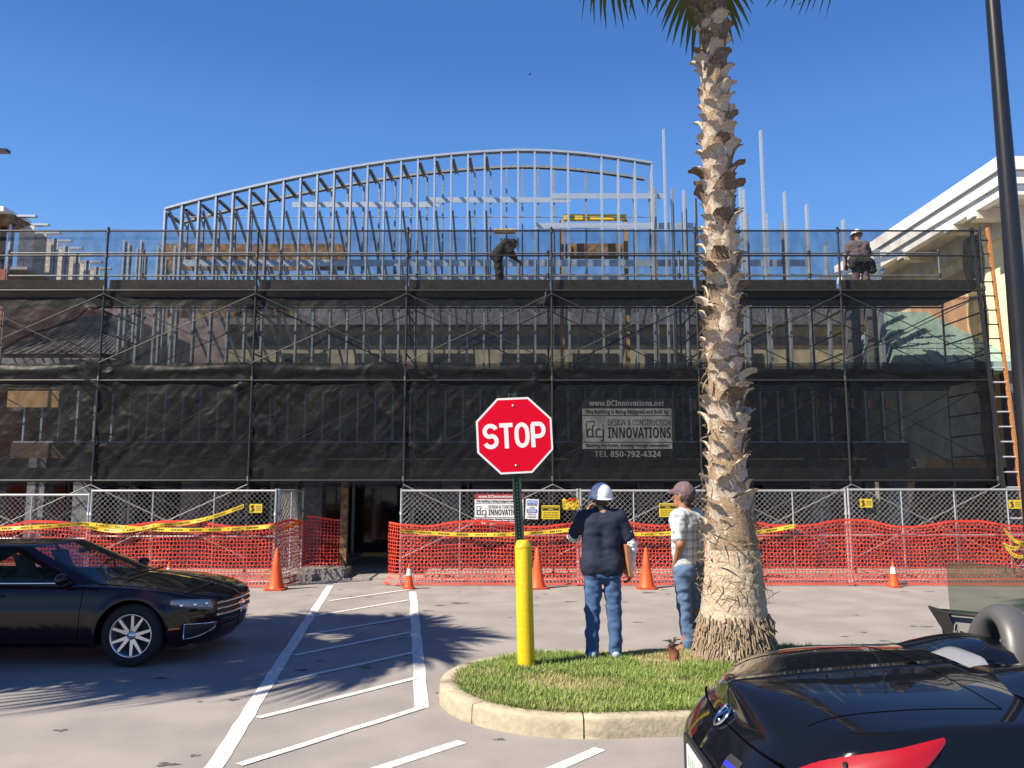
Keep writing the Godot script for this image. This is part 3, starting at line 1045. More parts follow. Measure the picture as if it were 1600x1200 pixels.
func fence_panel(label: String, a: Vector3, b: Vector3, h: float, group := "chain link fence panels"):
	var t := thing("chain_link_fence", label, "fence", a, 0.0, group)
	var d := b - a
	var ux := d.normalized()
	var w := d.length()
	var tb := unit_tube(0.021)
	span("post", tb, Vector3(0, 0.0, 0), Vector3(0, h + 0.04, 0), M.fence_steel, t)
	span("post", tb, ux * w, ux * w + Vector3(0, h + 0.04, 0), M.fence_steel, t)
	span("top_rail", tb, Vector3(0, h, 0), ux * w + Vector3(0, h, 0), M.fence_steel, t)
	span("mid_rail", unit_tube(0.016), Vector3(0, h * 0.52, 0), ux * w + Vector3(0, h * 0.52, 0), M.fence_steel, t)
	span("bottom_rail", unit_tube(0.018), Vector3(0, 0.09, 0), ux * w + Vector3(0, 0.09, 0), M.fence_steel, t)
	var n := int(round(w / 1.1))
	for k in range(1, n):
		span("stay", unit_tube(0.014), ux * w * k / n + Vector3(0, 0.09, 0), ux * w * k / n + Vector3(0, h, 0), M.fence_steel, t)
	for e in [0.0, w]:
		var s2 := begin(true)
		box(s2, ux * e + Vector3(0, 0.012, 0), Vector3(0.12, 0.024, 0.34))
		obj("foot", s2, M.galv_dull, t)
		for yy in [0.45, 1.35]:
			s2 = begin()
			tube(s2, [ux * e + Vector3(0, yy - 0.03, 0), ux * e + Vector3(0, yy + 0.03, 0)], 0.032, 8)
			obj("clamp", s2, M.galv_dull, t)
	var s := begin()
	chain_mesh(s, Vector3(0, 0.09, 0), ux, w, h - 0.1)
	var m := obj("chain_mesh", s, M.fence_steel, t)
	m.set_meta("kind", "stuff")
	return t

func orange_net(label: String, pts: Array, h: float, sd: int):
	# punched plastic safety net: strands woven over a sagging sheet that follows pts along the ground
	var n := FastNoiseLite.new()
	n.seed = sd
	n.frequency = 0.7
	n.fractal_octaves = 3
	var lens := [0.0]
	for i in pts.size() - 1:
		lens.append(lens[i] + pts[i].distance_to(pts[i + 1]))
	var total: float = lens[-1]
	var at := func(u: float, y: float) -> Vector3:
		var k := 0
		while k < pts.size() - 2 and u > lens[k + 1]:
			k += 1
		var f: float = (u - lens[k]) / (lens[k + 1] - lens[k])
		var p: Vector3 = pts[k].lerp(pts[k + 1], f)
		var dirv: Vector3 = (pts[k + 1] - pts[k]).normalized()
		var nn := Vector3(-dirv.z, 0, dirv.x)
		var sag := 0.045 * sin(u * 2.7 + sd) + 0.05 * n.get_noise_2d(u, 5.0)
		var yy := y * (1.0 + sag * y / h)
		var out := 0.05 * n.get_noise_2d(u * 1.1, y * 0.9) + 0.03 * n.get_noise_2d(u * 2.5 + y * 1.3, 30.0)
		# the foot of the net spreads onto the road
		if y < 0.16:
			out += (0.16 - y) * 1.1
			yy = maxf(0.02 + 0.012 * absf(n.get_noise_2d(u * 3.0, y * 30.0)), y - (0.16 - y) * 0.3)
		return p + nn * (0.05 + out) + Vector3(0, yy, 0)
	var s := begin()
	var pitch := 0.066
	var nu := int(total / pitch)
	var nv := int(h / pitch)
	var du := total / nu
	var dv := h / nv
	var wv := 0.0078
	for i in nu + 1:
		var u := i * du
		for j in nv:
			var ua := u + 0.006 * sin(j * 2.1 + i)
			quad(s, at.call(clampf(ua - wv, 0, total), j * dv), at.call(clampf(ua + wv, 0, total), j * dv), at.call(clampf(ua + wv, 0, total), (j + 1) * dv), at.call(clampf(ua - wv, 0, total), (j + 1) * dv))
	for j in nv + 1:
		var y := j * dv
		var wy := 0.0095 if j < nv else 0.028
		for i in nu:
			quad(s, at.call(i * du, maxf(y - wy, 0)) + Vector3(0, 0, 0.002), at.call((i + 1) * du, maxf(y - wy, 0)) + Vector3(0, 0, 0.002), at.call((i + 1) * du, y + wy * 0.6) + Vector3(0, 0, 0.002), at.call(i * du, y + wy * 0.6) + Vector3(0, 0, 0.002))
	var o := obj("safety_net", s, M.orange_net)
	o.set_meta("kind", "thing")
	tag(o, label, "safety net", "orange safety nets on the fence")

func caution_tape(label: String, pts: Array, sd: int):
	var s := begin()
	var rows := []
	var n := FastNoiseLite.new()
	n.seed = sd
	n.frequency = 0.9
	for i in pts.size() - 1:
		var a: Vector3 = pts[i]
		var b: Vector3 = pts[i + 1]
		var k := int(a.distance_to(b) / 0.12) + 1
		for j in k + (1 if i == pts.size() - 2 else 0):
			var f := float(j) / k
			var p := a.lerp(b, f) + Vector3(0, -0.09 * sin(f * PI), 0)
			var tw := n.get_noise_1d(p.x * 2.0) * 1.1
			var h := Vector3(0, cos(tw), sin(tw)) * 0.037
			rows.append(PackedVector3Array([p - h, p + h]))
	grid(s, rows)
	var o := obj("caution_tape", s, M.tape)
	tag(o, label, "caution tape", "yellow tapes along the fence")
	# printed words run along the tape as dark marks
	s = begin()
	for i in rows.size() - 1:
		if i % 3 == 2:
			continue
		var r0: PackedVector3Array = rows[i]
		var r1: PackedVector3Array = rows[i + 1]
		var up := Vector3(0, 0, 0.003)
		for g in [[0.08, 0.3], [0.42, 0.62], [0.72, 0.9]]:
			var p := func(u: float, v: float) -> Vector3:
				return r0[0].lerp(r0[1], v).lerp(r1[0].lerp(r1[1], v), u) + up
			quad(s, p.call(g[0], 0.3), p.call(g[1], 0.3), p.call(g[1], 0.7), p.call(g[0], 0.7))
	var pr := obj("printed_words", s, M.tape_dark, o)
	pr.set_meta("kind", "stuff")

func small_sign(called: String, label: String, at: Vector3, w: float, h: float, face: Material, tilt := 0.0) -> Node3D:
	var t := thing(called, label, "sign", at)
	t.rotation.z = tilt
	var s := begin(true)
	box(s, Vector3(0, h / 2, 0), Vector3(w, h, 0.006))
	obj("panel", s, face, t)
	return t

func build_fences():
	fence_panel("chain link fence panel behind the sedan roof at far left", Vector3(-12.4, 0, -15.3), Vector3(-8.05, 0, -15.3), 1.7)
	fence_panel("chain link fence panel behind the sedan's bonnet", Vector3(-8.0, 0, -15.3), Vector3(-4.48, 0, -15.25), 1.78)
	fence_panel("short chain link return panel left of the dark gateway", Vector3(-4.44, 0, -15.3), Vector3(-4.42, 0, -17.0), 1.78)
	fence_panel("chain link fence panel behind the stop sign post", Vector3(-2.14, 0, -15.55), Vector3(1.27, 0, -15.55), 1.78)
	fence_panel("chain link fence panel behind the two standing people", Vector3(1.33, 0, -15.55), Vector3(6.45, 0, -15.55), 1.78)
	fence_panel("chain link fence panel at the far right behind the lone cone", Vector3(6.51, 0, -15.55), Vector3(11.6, 0, -15.5), 1.8)
	orange_net("orange safety net on the fence behind the sedan", [Vector3(-12.4, 0, -15.27), Vector3(-8.0, 0, -15.27), Vector3(-4.46, 0, -15.22), Vector3(-4.37, 0, -15.6), Vector3(-4.34, 0, -16.9)], 1.16, 4)
	orange_net("long orange safety net on the fence right of the gateway", [Vector3(-2.36, 0, -15.75), Vector3(-2.17, 0, -15.52), Vector3(1.3, 0, -15.52), Vector3(6.48, 0, -15.52), Vector3(11.6, 0, -15.47)], 1.17, 9)
	orange_net("sagging orange net beside the wooden gateway post", [Vector3(-4.3, 0.14, -16.95), Vector3(-3.6, 0.14, -17.05)], 1.05, 15)
	caution_tape("yellow caution tape strung above the sedan along the left fence", [Vector3(-12.4, 1.13, -15.15), Vector3(-8.05, 1.17, -15.14), Vector3(-4.5, 1.12, -15.1), Vector3(-4.3, 1.2, -16.6)], 3)
	caution_tape("yellow caution tape rising to the small sign on the left fence", [Vector3(-8.0, 1.12, -15.12), Vector3(-6.7, 1.14, -15.12), Vector3(-5.05, 1.5, -15.14)], 6)
	caution_tape("yellow caution tape running behind the stop sign and two people", [Vector3(-2.12, 1.02, -15.38), Vector3(1.3, 1.06, -15.38), Vector3(3.6, 1.04, -15.38), Vector3(5.4, 1.12, -15.38)], 12)
	caution_tape("tangled yellow tape hanging on the far right fence", [Vector3(9.35, 1.05, -15.32), Vector3(9.7, 0.8, -15.3), Vector3(9.3, 0.78, -15.31), Vector3(9.65, 0.55, -15.3)], 22)
	# signs wired to the mesh
	site_board("fence_board", "maroon and white builder's board on the fence behind the sign post", "sign", Vector3(-0.25, 1.1, -15.5), 0.94, 0.62)
	var t := small_sign("notice_sign", "white notice sign with blue bands just right of the sign post", Vector3(0.375, 1.24, -15.5), 0.25, 0.38, M.sign_white, -0.05)
	for r in [[0.31, 0.075], [0.145, 0.07]]:
		var s := begin(true)
		box(s, Vector3(0, r[0] + 0.01, 0.0045), Vector3(0.2, r[1], 0.003))
		obj("blue_band", s, M.sign_blue, t)
	text("lettering", "NOTICE", 0.042, Vector3(0, 0.32, 0.0075), M.sign_white, t, 0.17)
	text("lettering", "RESTRICTED", 0.026, Vector3(0, 0.262, 0.0045), M.ink_grey, t, 0.19)
	text("lettering", "AREA", 0.026, Vector3(0, 0.216, 0.0045), M.ink_grey, t, 0.11)
	text("lettering", "AVISO", 0.042, Vector3(0, 0.155, 0.0075), M.sign_white, t, 0.15)
	text("lettering", "ZONA DE", 0.026, Vector3(0, 0.09, 0.0045), M.ink_grey, t, 0.15)
	text("lettering", "LABORES", 0.03, Vector3(0, 0.04, 0.0045), M.ink_grey, t, 0.17)
	for q in [["yellow construction area sign between the notice and the fence post", Vector3(0.745, 1.24, -15.5), 0.35, 0.26], ["yellow construction area sign just left of the man in the cap", Vector3(3.0, 1.28, -15.5), 0.33, 0.26]]:
		t = small_sign("construction_sign", q[0], q[1], q[2], q[3], M.sign_yellow)
		t.set_meta("group", "yellow construction area signs")
		var s := begin(true)
		box(s, Vector3(0, q[3] * 0.77, 0.0045), Vector3(q[2] * 0.92, q[3] * 0.3, 0.003))
		obj("black_band", s, M.ink, t)
		text("lettering", "CONSTRUCTION", 0.028, Vector3(0, q[3] * 0.84, 0.0075), M.sign_yellow, t, q[2] * 0.84)
		text("lettering", "AREA", 0.026, Vector3(0, q[3] * 0.7, 0.0075), M.sign_yellow, t, q[2] * 0.3)
		text("lettering", "DO NOT ENTER", 0.024, Vector3(0, q[3] * 0.46, 0.0045), M.ink, t, q[2] * 0.8, 400)
		text("lettering", "HARD HATS REQUIRED", 0.02, Vector3(0, q[3] * 0.3, 0.0045), M.ink, t, q[2] * 0.84, 400)
		text("lettering", "BEYOND THIS POINT", 0.02, Vector3(0, q[3] * 0.14, 0.0045), M.ink, t, q[2] * 0.84, 400)
	for q in [["small yellow company sign on the left fence near the gateway", Vector3(-4.84, 1.37, -15.2)], ["small yellow company sign right of the palm at a fence post", Vector3(6.82, 1.46, -15.48)], ["small yellow company sign on the fence at the far right edge", Vector3(9.66, 1.44, -15.44)]]:
		t = small_sign("rental_sign", q[0], q[1], 0.24, 0.165, M.sign_yellow)
		t.set_meta("group", "small yellow rental signs")
		var s := begin()
		tube(s, [Vector3(-0.045, 0.14, 0.004), Vector3(-0.09, 0.115, 0.004), Vector3(-0.05, 0.08, 0.004), Vector3(-0.06, 0.045, 0.004), Vector3(-0.1, 0.025, 0.004)], [0.012, 0.018, 0.02, 0.016, 0.006], 5)
		obj("swirl_emblem", s, M.ink, t)
		var s2 := begin(true)
		for yy in [0.12, 0.085, 0.05]:
			box(s2, Vector3(0.05, yy, 0.0045), Vector3(0.1, 0.012, 0.003))
		obj("print_line", s2, M.ink_grey, t)
	t = small_sign("rental_sign", "crumpled yellow sign with red trim left of the hard hat", Vector3(1.14, 1.41, -15.48), 0.24, 0.17, M.sign_yellow, 0.08)
	t.set_meta("group", "small yellow rental signs")
	var s4 := begin()
	var rows := []
	for i in 9:
		var row := PackedVector3Array()
		for j in 5:
			row.append(Vector3(-0.16 + i * 0.04, 0.02 + j * 0.05 + 0.02 * sin(i * 2.1), 0.02 + 0.03 * sin(i * 1.7 + j * 2.3)))
		rows.append(row)
	grid(s4, rows)
	obj("crumpled_wrap", s4, M.tape, t)
	s4 = begin()
	tube(s4, [Vector3(-0.05, 0.17, 0.04), Vector3(0.0, 0.21, 0.05), Vector3(0.06, 0.19, 0.05), Vector3(0.1, 0.22, 0.04)], 0.015, 5)
	obj("red_tie", s4, M.sign_red, t)
	# timber post and low plinth in the gateway
	var gp := begin(true)
	box(gp, Vector3(-3.55, 1.1, -17.05), Vector3(0.14, 1.96, 0.14))
	var o := obj("gateway_post", gp, M.ply, self)
	tag(o, "brown timber post standing in the dark gateway", "post")
	gp = begin(true)
	bbox(gp, Vector3(-4.35, 0.021, -17.2), Vector3(-3.4, 0.2, -16.42))
	o = obj("concrete_plinth", gp, M.walk, self)
	tag(o, "low concrete plinth at the foot of the gateway post", "plinth")

# ------------------------------------------------------------------ island
func island_outline(inset: float) -> PackedVector2Array:
	var pts := PackedVector2Array()
	var r := 1.24 - inset
	var c := Vector2(0.58, -7.5)
	var axis := Vector2(cos(deg_to_rad(6.0)), -sin(deg_to_rad(6.0)))  # runs right and slightly away
	var side := Vector2(axis.y, -axis.x)  # to the back
	if side.y > 0: side = -side
	# front edge from right to left, nose, back edge to the right
	for k in 15:
		var f := 1.0 - k / 14.0
		pts.append(c - side * r + axis * (5.5 * f + 0.02))
	for k in range(1, 24):
		var an := PI * k / 24.0
		pts.append(c - side * cos(an) * r - axis * sin(an) * r)
	for k in 15:
		pts.append(c + side * r + axis * (5.5 * k / 14.0 + 0.02))
	return pts

func build_island():
	var outer := island_outline(0.0)
	var inner := island_outline(0.17)
	var n := outer.size()
	# kerb cast in lengths with open joints between them
	var k := thing("island_kerb", "pale concrete kerb round the grassy island", "kerb", Vector3(0.6, 0, -7.5))
	var o := -k.position
	var cuts := [0, 6, 11, 15, 21, 26, 31, 37, 42, 47, n - 1]
	for ci in cuts.size() - 1:
		var s := begin()
		var rows := []
		for i in range(cuts[ci], mini(cuts[ci + 1], n - 1) + 1):
			var p := outer[i]
			var q := inner[i]
			if i == cuts[ci] and i > 0:
				p = p.lerp(outer[i + 1], 0.012 / outer[i].distance_to(outer[i + 1]))
				q = q.lerp(inner[i + 1], 0.012 / maxf(inner[i].distance_to(inner[i + 1]), 0.01))
			var prof := [[0.0, -0.02], [0.008, 0.05], [0.03, 0.115], [0.055, 0.14], [0.085, 0.15], [0.9, 0.152], [0.98, 0.145], [1.0, 0.06]]
			var row := PackedVector3Array()
			for e in prof:
				var w := p.lerp(q, e[0])
				row.append(o + Vector3(w.x, e[1], w.y))
			rows.append(row)
		grid(s, rows)
		for e in [0, rows.size() - 1]:
			var r0: PackedVector3Array = rows[e]
			for j in range(1, r0.size() - 1):
				tri(s, r0[0], r0[j], r0[j + 1])
		obj("kerb_stone", s, M.concrete, k)
	# earth bed, gently mounded
	var s2 := begin()
	var bed := []
	var hn := FastNoiseLite.new()
	hn.seed = 4
	hn.frequency = 0.8
	var hgt := func(x: float, z: float) -> float:
		var h := 0.13 + 0.025 * hn.get_noise_2d(x * 1.5, z * 1.5)
		var dp := Vector2(x - 2.24, z + 8.25).length()
		h += 0.07 * exp(-dp * dp / 0.5)
		return h
	var c2 := Vector2(0.58, -7.5)
	var inn := island_outline(0.168)
	var m := inn.size()
	# strips across the island between front and back edge points
	for i in m / 2:
		var row := PackedVector3Array()
		for j in 13:
			var p := inn[i].lerp(inn[m - 1 - i], j / 12.0)
			var edge: float = minf(j, 12 - j) / 12.0
			row.append(Vector3(p.x, lerpf(0.125, hgt.call(p.x, p.y), clampf(edge * 6.0, 0, 1)), p.y))
		bed.append(row)
	grid(s2, bed)
	structure("soil_bed", s2, M.soil)
	# grass
	var blade := begin()
	for b in 6:
		var an := b * 2.4 + 0.3
		var rr := 0.012 + 0.004 * b
		var base := Vector3(cos(an) * rr, 0, sin(an) * rr)
		var lean := Vector3(cos(an), 0, sin(an)) * (0.012 + 0.007 * b)
		var wv := Vector3(-sin(an), 0, cos(an)) * 0.0032
		var h := 0.062 - 0.004 * b
		var mid := base + lean * 0.35 + Vector3(0, h * 0.6, 0)
		var tip := base + lean * 1.3 + Vector3(0, h, 0)
		quad(blade, base - wv, base + wv, mid + wv * 0.8, mid - wv * 0.8)
		tri(blade, mid - wv * 0.8, mid + wv * 0.8, tip)
	var bm := mesh_of(blade)
	var poly := island_outline(0.15)
	var xfs := []
	var cols := []
	var r := RandomNumberGenerator.new()
	r.seed = 99
	var dry := FastNoiseLite.new()
	dry.seed = 12
	dry.frequency = 0.75
	dry.fractal_octaves = 3
	while xfs.size() < 26000:
		var x := r.randf_range(-0.7, 6.2)
		if x > 3.0 and r.randf() < 0.6:
			continue
		var z := r.randf_range(-9.3, -6.2)
		if not Geometry2D.is_point_in_polygon(Vector2(x, z), poly):
			continue
		var dp := Vector2(x - 2.24, z + 8.25).length()
		if dp < 0.42:
			continue
		var d := clampf(dry.get_noise_2d(x, z) * 1.6 + 0.12 + 0.55 * exp(-dp * dp / 0.55), 0.0, 1.0)
		if r.randf() < d * 0.45:
			continue
		var sc := r.randf_range(0.75, 1.35) * (1.0 - 0.35 * d)
		var b := Basis(Vector3.UP, r.randf() * TAU).scaled(Vector3(sc, sc * r.randf_range(0.7, 1.3), sc))
		b = Basis(Vector3(1, 0, 0), r.randf_range(-0.3, 0.3)) * b
		xfs.append(Transform3D(b, Vector3(x, hgt.call(x, z) - 0.01, z)))
		var g := Color(0.135, 0.225, 0.035).lerp(Color(0.27, 0.345, 0.085), r.randf())
		g = g.lerp(Color(0.5, 0.4, 0.21), clampf(d * 0.62 + (0.5 if r.randf() < 0.1 else 0.0), 0, 1))
		cols.append(g)
	var mm := MultiMesh.new()
	mm.transform_format = MultiMesh.TRANSFORM_3D
	mm.use_colors = true
	mm.mesh = bm
	mm.instance_count = xfs.size()
	for i in xfs.size():
		mm.set_instance_transform(i, xfs[i])
		mm.set_instance_color(i, cols[i])
	var mi := MultiMeshInstance3D.new()
	mi.name = "grass"
	mi.multimesh = mm
	mi.material_override = M.grass
	add_child(mi)
	mi.set_meta("kind", "stuff")
	mi.set_meta("label", "short green and dry grass on the kerbed island")
	mi.set_meta("category", "grass")

# ------------------------------------------------------------------ palms
func boot_mesh(sd: int) -> Array:
	# a cut leaf base: wide keeled wedge leaning out of the trunk (+z out, +y up), blunt sawn end
	var r := RandomNumberGenerator.new()
	r.seed = sd
	var s := begin()
	var e := begin(true)
	var w0 := r.randf_range(0.1, 0.125)
	var w1 := r.randf_range(0.05, 0.07)
	var ln := r.randf_range(0.21, 0.27)
	var out := r.randf_range(0.26, 0.44)
	var rows := []
	var sec := 6
	var skew := r.randf_range(-0.03, 0.03)
	for i in 7:
		var f := i / 6.0
		var w := lerpf(w0, w1, pow(f, 0.8))
		var th := lerpf(0.02, 0.042, f)
		var cy := ln * f * (1.0 - 0.3 * f * f)
		var cz := -0.03 + ln * out * 1.05 * pow(f, 2.0)
		var row := PackedVector3Array()
		for k in sec * 2 + 1:
			var kk: int = k % (sec * 2)
			var u: float
			var fr: bool = kk <= sec
			if fr:
				u = -1.0 + 2.0 * kk / sec
			else:
				u = 1.0 - 2.0 * (kk - sec) / sec
			var keel := (1.0 - u * u) * lerpf(0.03, 0.022, f)
			var zz := cz + keel - 0.03 * (u * u) * (1.0 - f) + (th if fr else 0.0)
			row.append(Vector3(u * w + skew * f + 0.006 * sin(i * 2.0 + k * 1.3 + sd), cy + 0.008 * sin(k * 2.1 + sd), zz))
		rows.append(row)
	grid(s, rows)
	var last: PackedVector3Array = rows[6]
	var c := Vector3.ZERO
	for k in sec * 2:
		c += last[k]
	c /= sec * 2
	for k in sec * 2:
		tri(e, c + Vector3(0, 0.004, 0.002), last[k], last[k + 1])
	return [mesh_of(s), mesh_of(e)]

func fan_leaf_mesh(sd: int, droop: float) -> ArrayMesh:
	# costapalmate fan: pleated segments from the hub, free and drooping towards their tips
	var r := RandomNumberGenerator.new()
	r.seed = sd
	var s := begin()
	var n := 34
	for i in n:
		var f := (i + 0.5) / n
		var an := lerpf(-2.35, 2.35, f) + r.randf_range(-0.03, 0.03)
		var ln := 0.92 * (1.0 - 0.22 * absf(f - 0.5) * 2.0) * r.randf_range(0.88, 1.06)
		var d := Vector3(sin(an), 0, cos(an))
		var side := Vector3(d.z, 0, -d.x)
		var hub := Vector3(0, 0, 0.12 * cos(an))
		var prev_l := hub
		var prev_r := hub
		var prev_c := hub
		for k in range(1, 7):
			var u := k / 6.0
			var w := 0.036 * sin(clampf(u * 1.25, 0, 1) * PI * 0.62) * (1.0 - pow(u, 5)) + 0.002
			var sag := -droop * pow(u, 2.2) * ln * 0.55 - 0.25 * pow(maxf(u - 0.55, 0.0), 1.5) * ln * r.randf_range(0.6, 1.8)
			var p := hub + d * ln * u * (1.0 - 0.12 * droop * u) + Vector3(0, sag + 0.05 * sin(u * PI), 0)
			var l := p - side * w + Vector3(0, 0.012 * (1 - u), 0)
			var rr := p + side * w + Vector3(0, 0.012 * (1 - u), 0)
			quad(s, prev_l, prev_c, p, l)
			quad(s, prev_c, prev_r, rr, p)
			prev_l = l
			prev_r = rr
			prev_c = p
	return mesh_of(s)

func palm_crown(t: Node3D, top: Vector3, sd: int, leaves: int, fixed: Array, scale := 1.0):
	var r := RandomNumberGenerator.new()
	r.seed = sd
	var lib := [fan_leaf_mesh(sd + 1, 0.3), fan_leaf_mesh(sd + 2, 0.75), fan_leaf_mesh(sd + 3, 1.2)]
	var list := fixed.duplicate()
	for i in leaves:
		var el := lerpf(-0.35, 1.25, pow(float(i) / leaves, 0.9))
		list.append([i * 2.399 + r.randf_range(-0.2, 0.2), el, r.randf_range(0.75, 1.05), 2 if el < 0.1 else (1 if el < 0.6 else 0), M.frond])
	for l in list:
		var d := Vector3(cos(l[0]) * cos(l[1]), sin(l[1]), sin(l[0]) * cos(l[1]))
		var a: Vector3 = top + Vector3(d.x, 0, d.z) * 0.12
		var hub: Vector3 = a + d * l[2] * scale + Vector3(0, -0.12 * l[2], 0)
		var s := begin()
		tube(s, [a, a.lerp(hub, 0.5) + Vector3(0, 0.06, 0), hub], [0.028, 0.018, 0.012], 6)
		var pet := obj("petiole", s, M.frond, t)
		var out := Vector3(d.x, minf(d.y, 0.5) - 0.35, d.z).normalized()
		var xax := Vector3.UP.cross(out).normalized()
		var yax := out.cross(xax).normalized()
		var b := Basis(xax, yax, out).scaled(Vector3.ONE * scale) if false else Basis(xax * scale, yax * scale, out * scale)
		inst("fan_blade", lib[l[3]], l[4], pet, Transform3D(b, hub))

func build_palms():
	var t := thing("palm_tree", "tall palm with shaggy cut leaf bases growing on the island", "palm tree", Vector3(2.24, 0.13, -8.25))
	var o := -t.position
	# trunk centre and radius by height above the road
	var hs := [0.08, 0.2, 0.34, 0.5, 0.7, 0.95, 1.2, 1.6, 2.3, 3.6, 5.0, 6.5, 8.0, 8.75]
	var cx := [2.23, 2.23, 2.235, 2.24, 2.245, 2.25, 2.245, 2.23, 2.22, 2.235, 2.235, 2.22, 2.19, 2.18]
	var rs := [0.45, 0.405, 0.365, 0.34, 0.315, 0.295, 0.27, 0.225, 0.175, 0.165, 0.155, 0.145, 0.135, 0.11]
	var radius := func(h: float) -> float:
		for i in hs.size() - 1:
			if h <= hs[i + 1]:
				return lerpf(rs[i], rs[i + 1], clampf((h - hs[i]) / (hs[i + 1] - hs[i]), 0, 1))
		return rs[-1]
	var centre := func(h: float) -> Vector3:
		for i in hs.size() - 1:
			if h <= hs[i + 1]:
				return Vector3(lerpf(cx[i], cx[i + 1], clampf((h - hs[i]) / (hs[i + 1] - hs[i]), 0, 1)), h, -8.25)
		return Vector3(cx[-1], h, -8.25)
	var s := begin()
	var rows := []
	var bn := FastNoiseLite.new()
	bn.seed = 8
	bn.frequency = 1.0
	bn.fractal_octaves = 3
	var h := 0.08
	var cores := []
	while h < 8.7:
		var ring := PackedVector3Array()
		var c: Vector3 = centre.call(h)
		var r: float = radius.call(h)
		for k in 97:
			var an := TAU * (k % 96) / 96.0
			var rr := r + 0.009 * bn.get_noise_3d(cos(an) * 7.0, h * 20.0, sin(an) * 7.0)
			# vertical fissures and ring scars in the bare bark
			var fis := bn.get_noise_3d(cos(an) * 34.0, h * 5.0, sin(an) * 34.0)
			rr -= 0.02 * maxf(0.0, fis) if h < 1.25 else 0.0
			rr -= 0.006 * pow(absf(sin(h * 30.0 + 1.2 * sin(an * 2.0) + 3.0 * bn.get_noise_2d(an * 0.6, h * 2.0))), 6.0)
			ring.append(o + c + Vector3(cos(an) * rr, 0, sin(an) * rr))
		if h < 1.3:
			rows.append(ring)
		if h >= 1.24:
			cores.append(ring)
		h += 0.016 if h < 1.3 else 0.12
	grid(s, rows)
	obj("trunk", s, M.trunk, t)
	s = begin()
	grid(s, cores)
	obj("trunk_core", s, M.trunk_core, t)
	# root skirt: many short hanging rootlets at the base
	s = begin()
	var r2 := RandomNumberGenerator.new()
	r2.seed = 31
	for k in 1100:
		var an := r2.randf() * TAU
		var hh := 0.2 + 0.42 * pow(r2.randf(), 1.4)
		var rr: float = radius.call(hh) + 0.005
		var c: Vector3 = centre.call(hh)
		var dr := Vector3(cos(an), 0, sin(an))
		var p0: Vector3 = o + c + dr * rr
		var len2 := r2.randf_range(0.05, 0.2)
		var p1 := p0 + dr * r2.randf_range(0.005, 0.03) + Vector3(r2.randf_range(-0.02, 0.02), -len2 * 0.5, r2.randf_range(-0.02, 0.02))
		var p2 := p0 + dr * r2.randf_range(0.005, 0.05) + Vector3(r2.randf_range(-0.03, 0.03), -len2, r2.randf_range(-0.03, 0.03))
		tube(s, [p0, p1, p2], [0.011, 0.009, 0.004], 4, false)
	var rt := obj("root_skirt", s, M.rootlet, t)
	rt.set_meta("kind", "stuff")
	# cut leaf bases in crossing spirals
	var lib := []
	for k in 7:
		lib.append(boot_mesh(100 + k * 13))
	var boots := 0
	var level := 0
	h = 1.02
	while h < 8.4 and boots < 292:
		var per := 5
		for k in per:
			var an := TAU * (k + 0.5 * (level % 2)) / per + r2.randf_range(-0.16, 0.16) + level * 0.06
			var hh := h + r2.randf_range(-0.035, 0.035)
			if hh < 1.45 and r2.randf() < 0.45:
				continue
			var c: Vector3 = centre.call(hh)
			var rr: float = radius.call(hh)
			var dr := Vector3(cos(an), 0, sin(an))
			var tang := Vector3(-sin(an), 0, cos(an))
			var b := Basis(-tang, Vector3.UP, dr)
			b = Basis(dr, r2.randf_range(-0.4, 0.4)) * Basis(tang, r2.randf_range(-0.3, 0.22) + (0.25 if hh < 2.6 else 0.0)) * b
			var sc := r2.randf_range(0.8, 1.15) * (0.86 if hh > 5.5 else 1.0)
			if hh < 2.8:
				sc *= r2.randf_range(0.95, 1.3)
			b = b * Basis.from_scale(Vector3(sc * 1.12, sc, sc * r2.randf_range(0.85, 1.2)))
			var l: Array = lib[r2.randi() % 7]
			var old: bool = r2.randf() < (0.3 if hh > 4.5 else 0.12) + (0.35 if hh > 6.3 else 0.0)
			var bt := inst("leaf_base", l[0], M.boot_dark if old else M.boot, t, Transform3D(b, o + c + dr * (rr - 0.02)))
			inst("sawn_end", l[1], M.boot_end, bt)
			boots += 1
		h += 0.128
		level += 1
	# torn fibre sheets and strands tangled among the leaf bases
	s = begin()
	for k in 620:
		var hh := r2.randf_range(0.8, 4.6) if r2.randf() < 0.75 else r2.randf_range(0.75, 1.6)
		var an := r2.randf() * TAU
		var rr: float = radius.call(hh)
		var c: Vector3 = centre.call(hh)
		var dr := Vector3(cos(an), 0, sin(an))
		var tang := Vector3(-sin(an), 0, cos(an))
		var p := o + c + dr * (rr + r2.randf_range(0.0, 0.07))
		var dirv := (tang * r2.randf_range(-1, 1) + Vector3(0, r2.randf_range(-1, 0.6), 0) + dr * r2.randf_range(-0.1, 0.25)).normalized()
		var ln := r2.randf_range(0.06, 0.2)
		var wd := dirv.cross(dr).normalized() * r2.randf_range(0.002, 0.008)
		var q := p + dirv * ln * 0.5 + dr * 0.015
		var e := p + dirv * ln + Vector3(0, -0.03, 0) + dr * r2.randf_range(-0.02, 0.02)
		quad(s, p - wd, p + wd, q + wd, q - wd)
		tri(s, q - wd, q + wd, e)
	var fb := obj("trunk_fibre", s, M.fibre, t)
	fb.set_meta("kind", "stuff")
	palm_crown(t, o + Vector3(2.18, 8.68, -8.25), 5, 22, [[3.3, -0.1, 0.85, 2, M.frond], [2.75, -0.2, 0.8, 2, M.frond], [-0.1, 0.06, 0.85, 2, M.frond], [0.5, 0.05, 0.9, 2, M.frond], [1.7, -0.2, 0.3, 2, M.frond_dry], [3.9, 0.0, 0.9, 2, M.frond]])
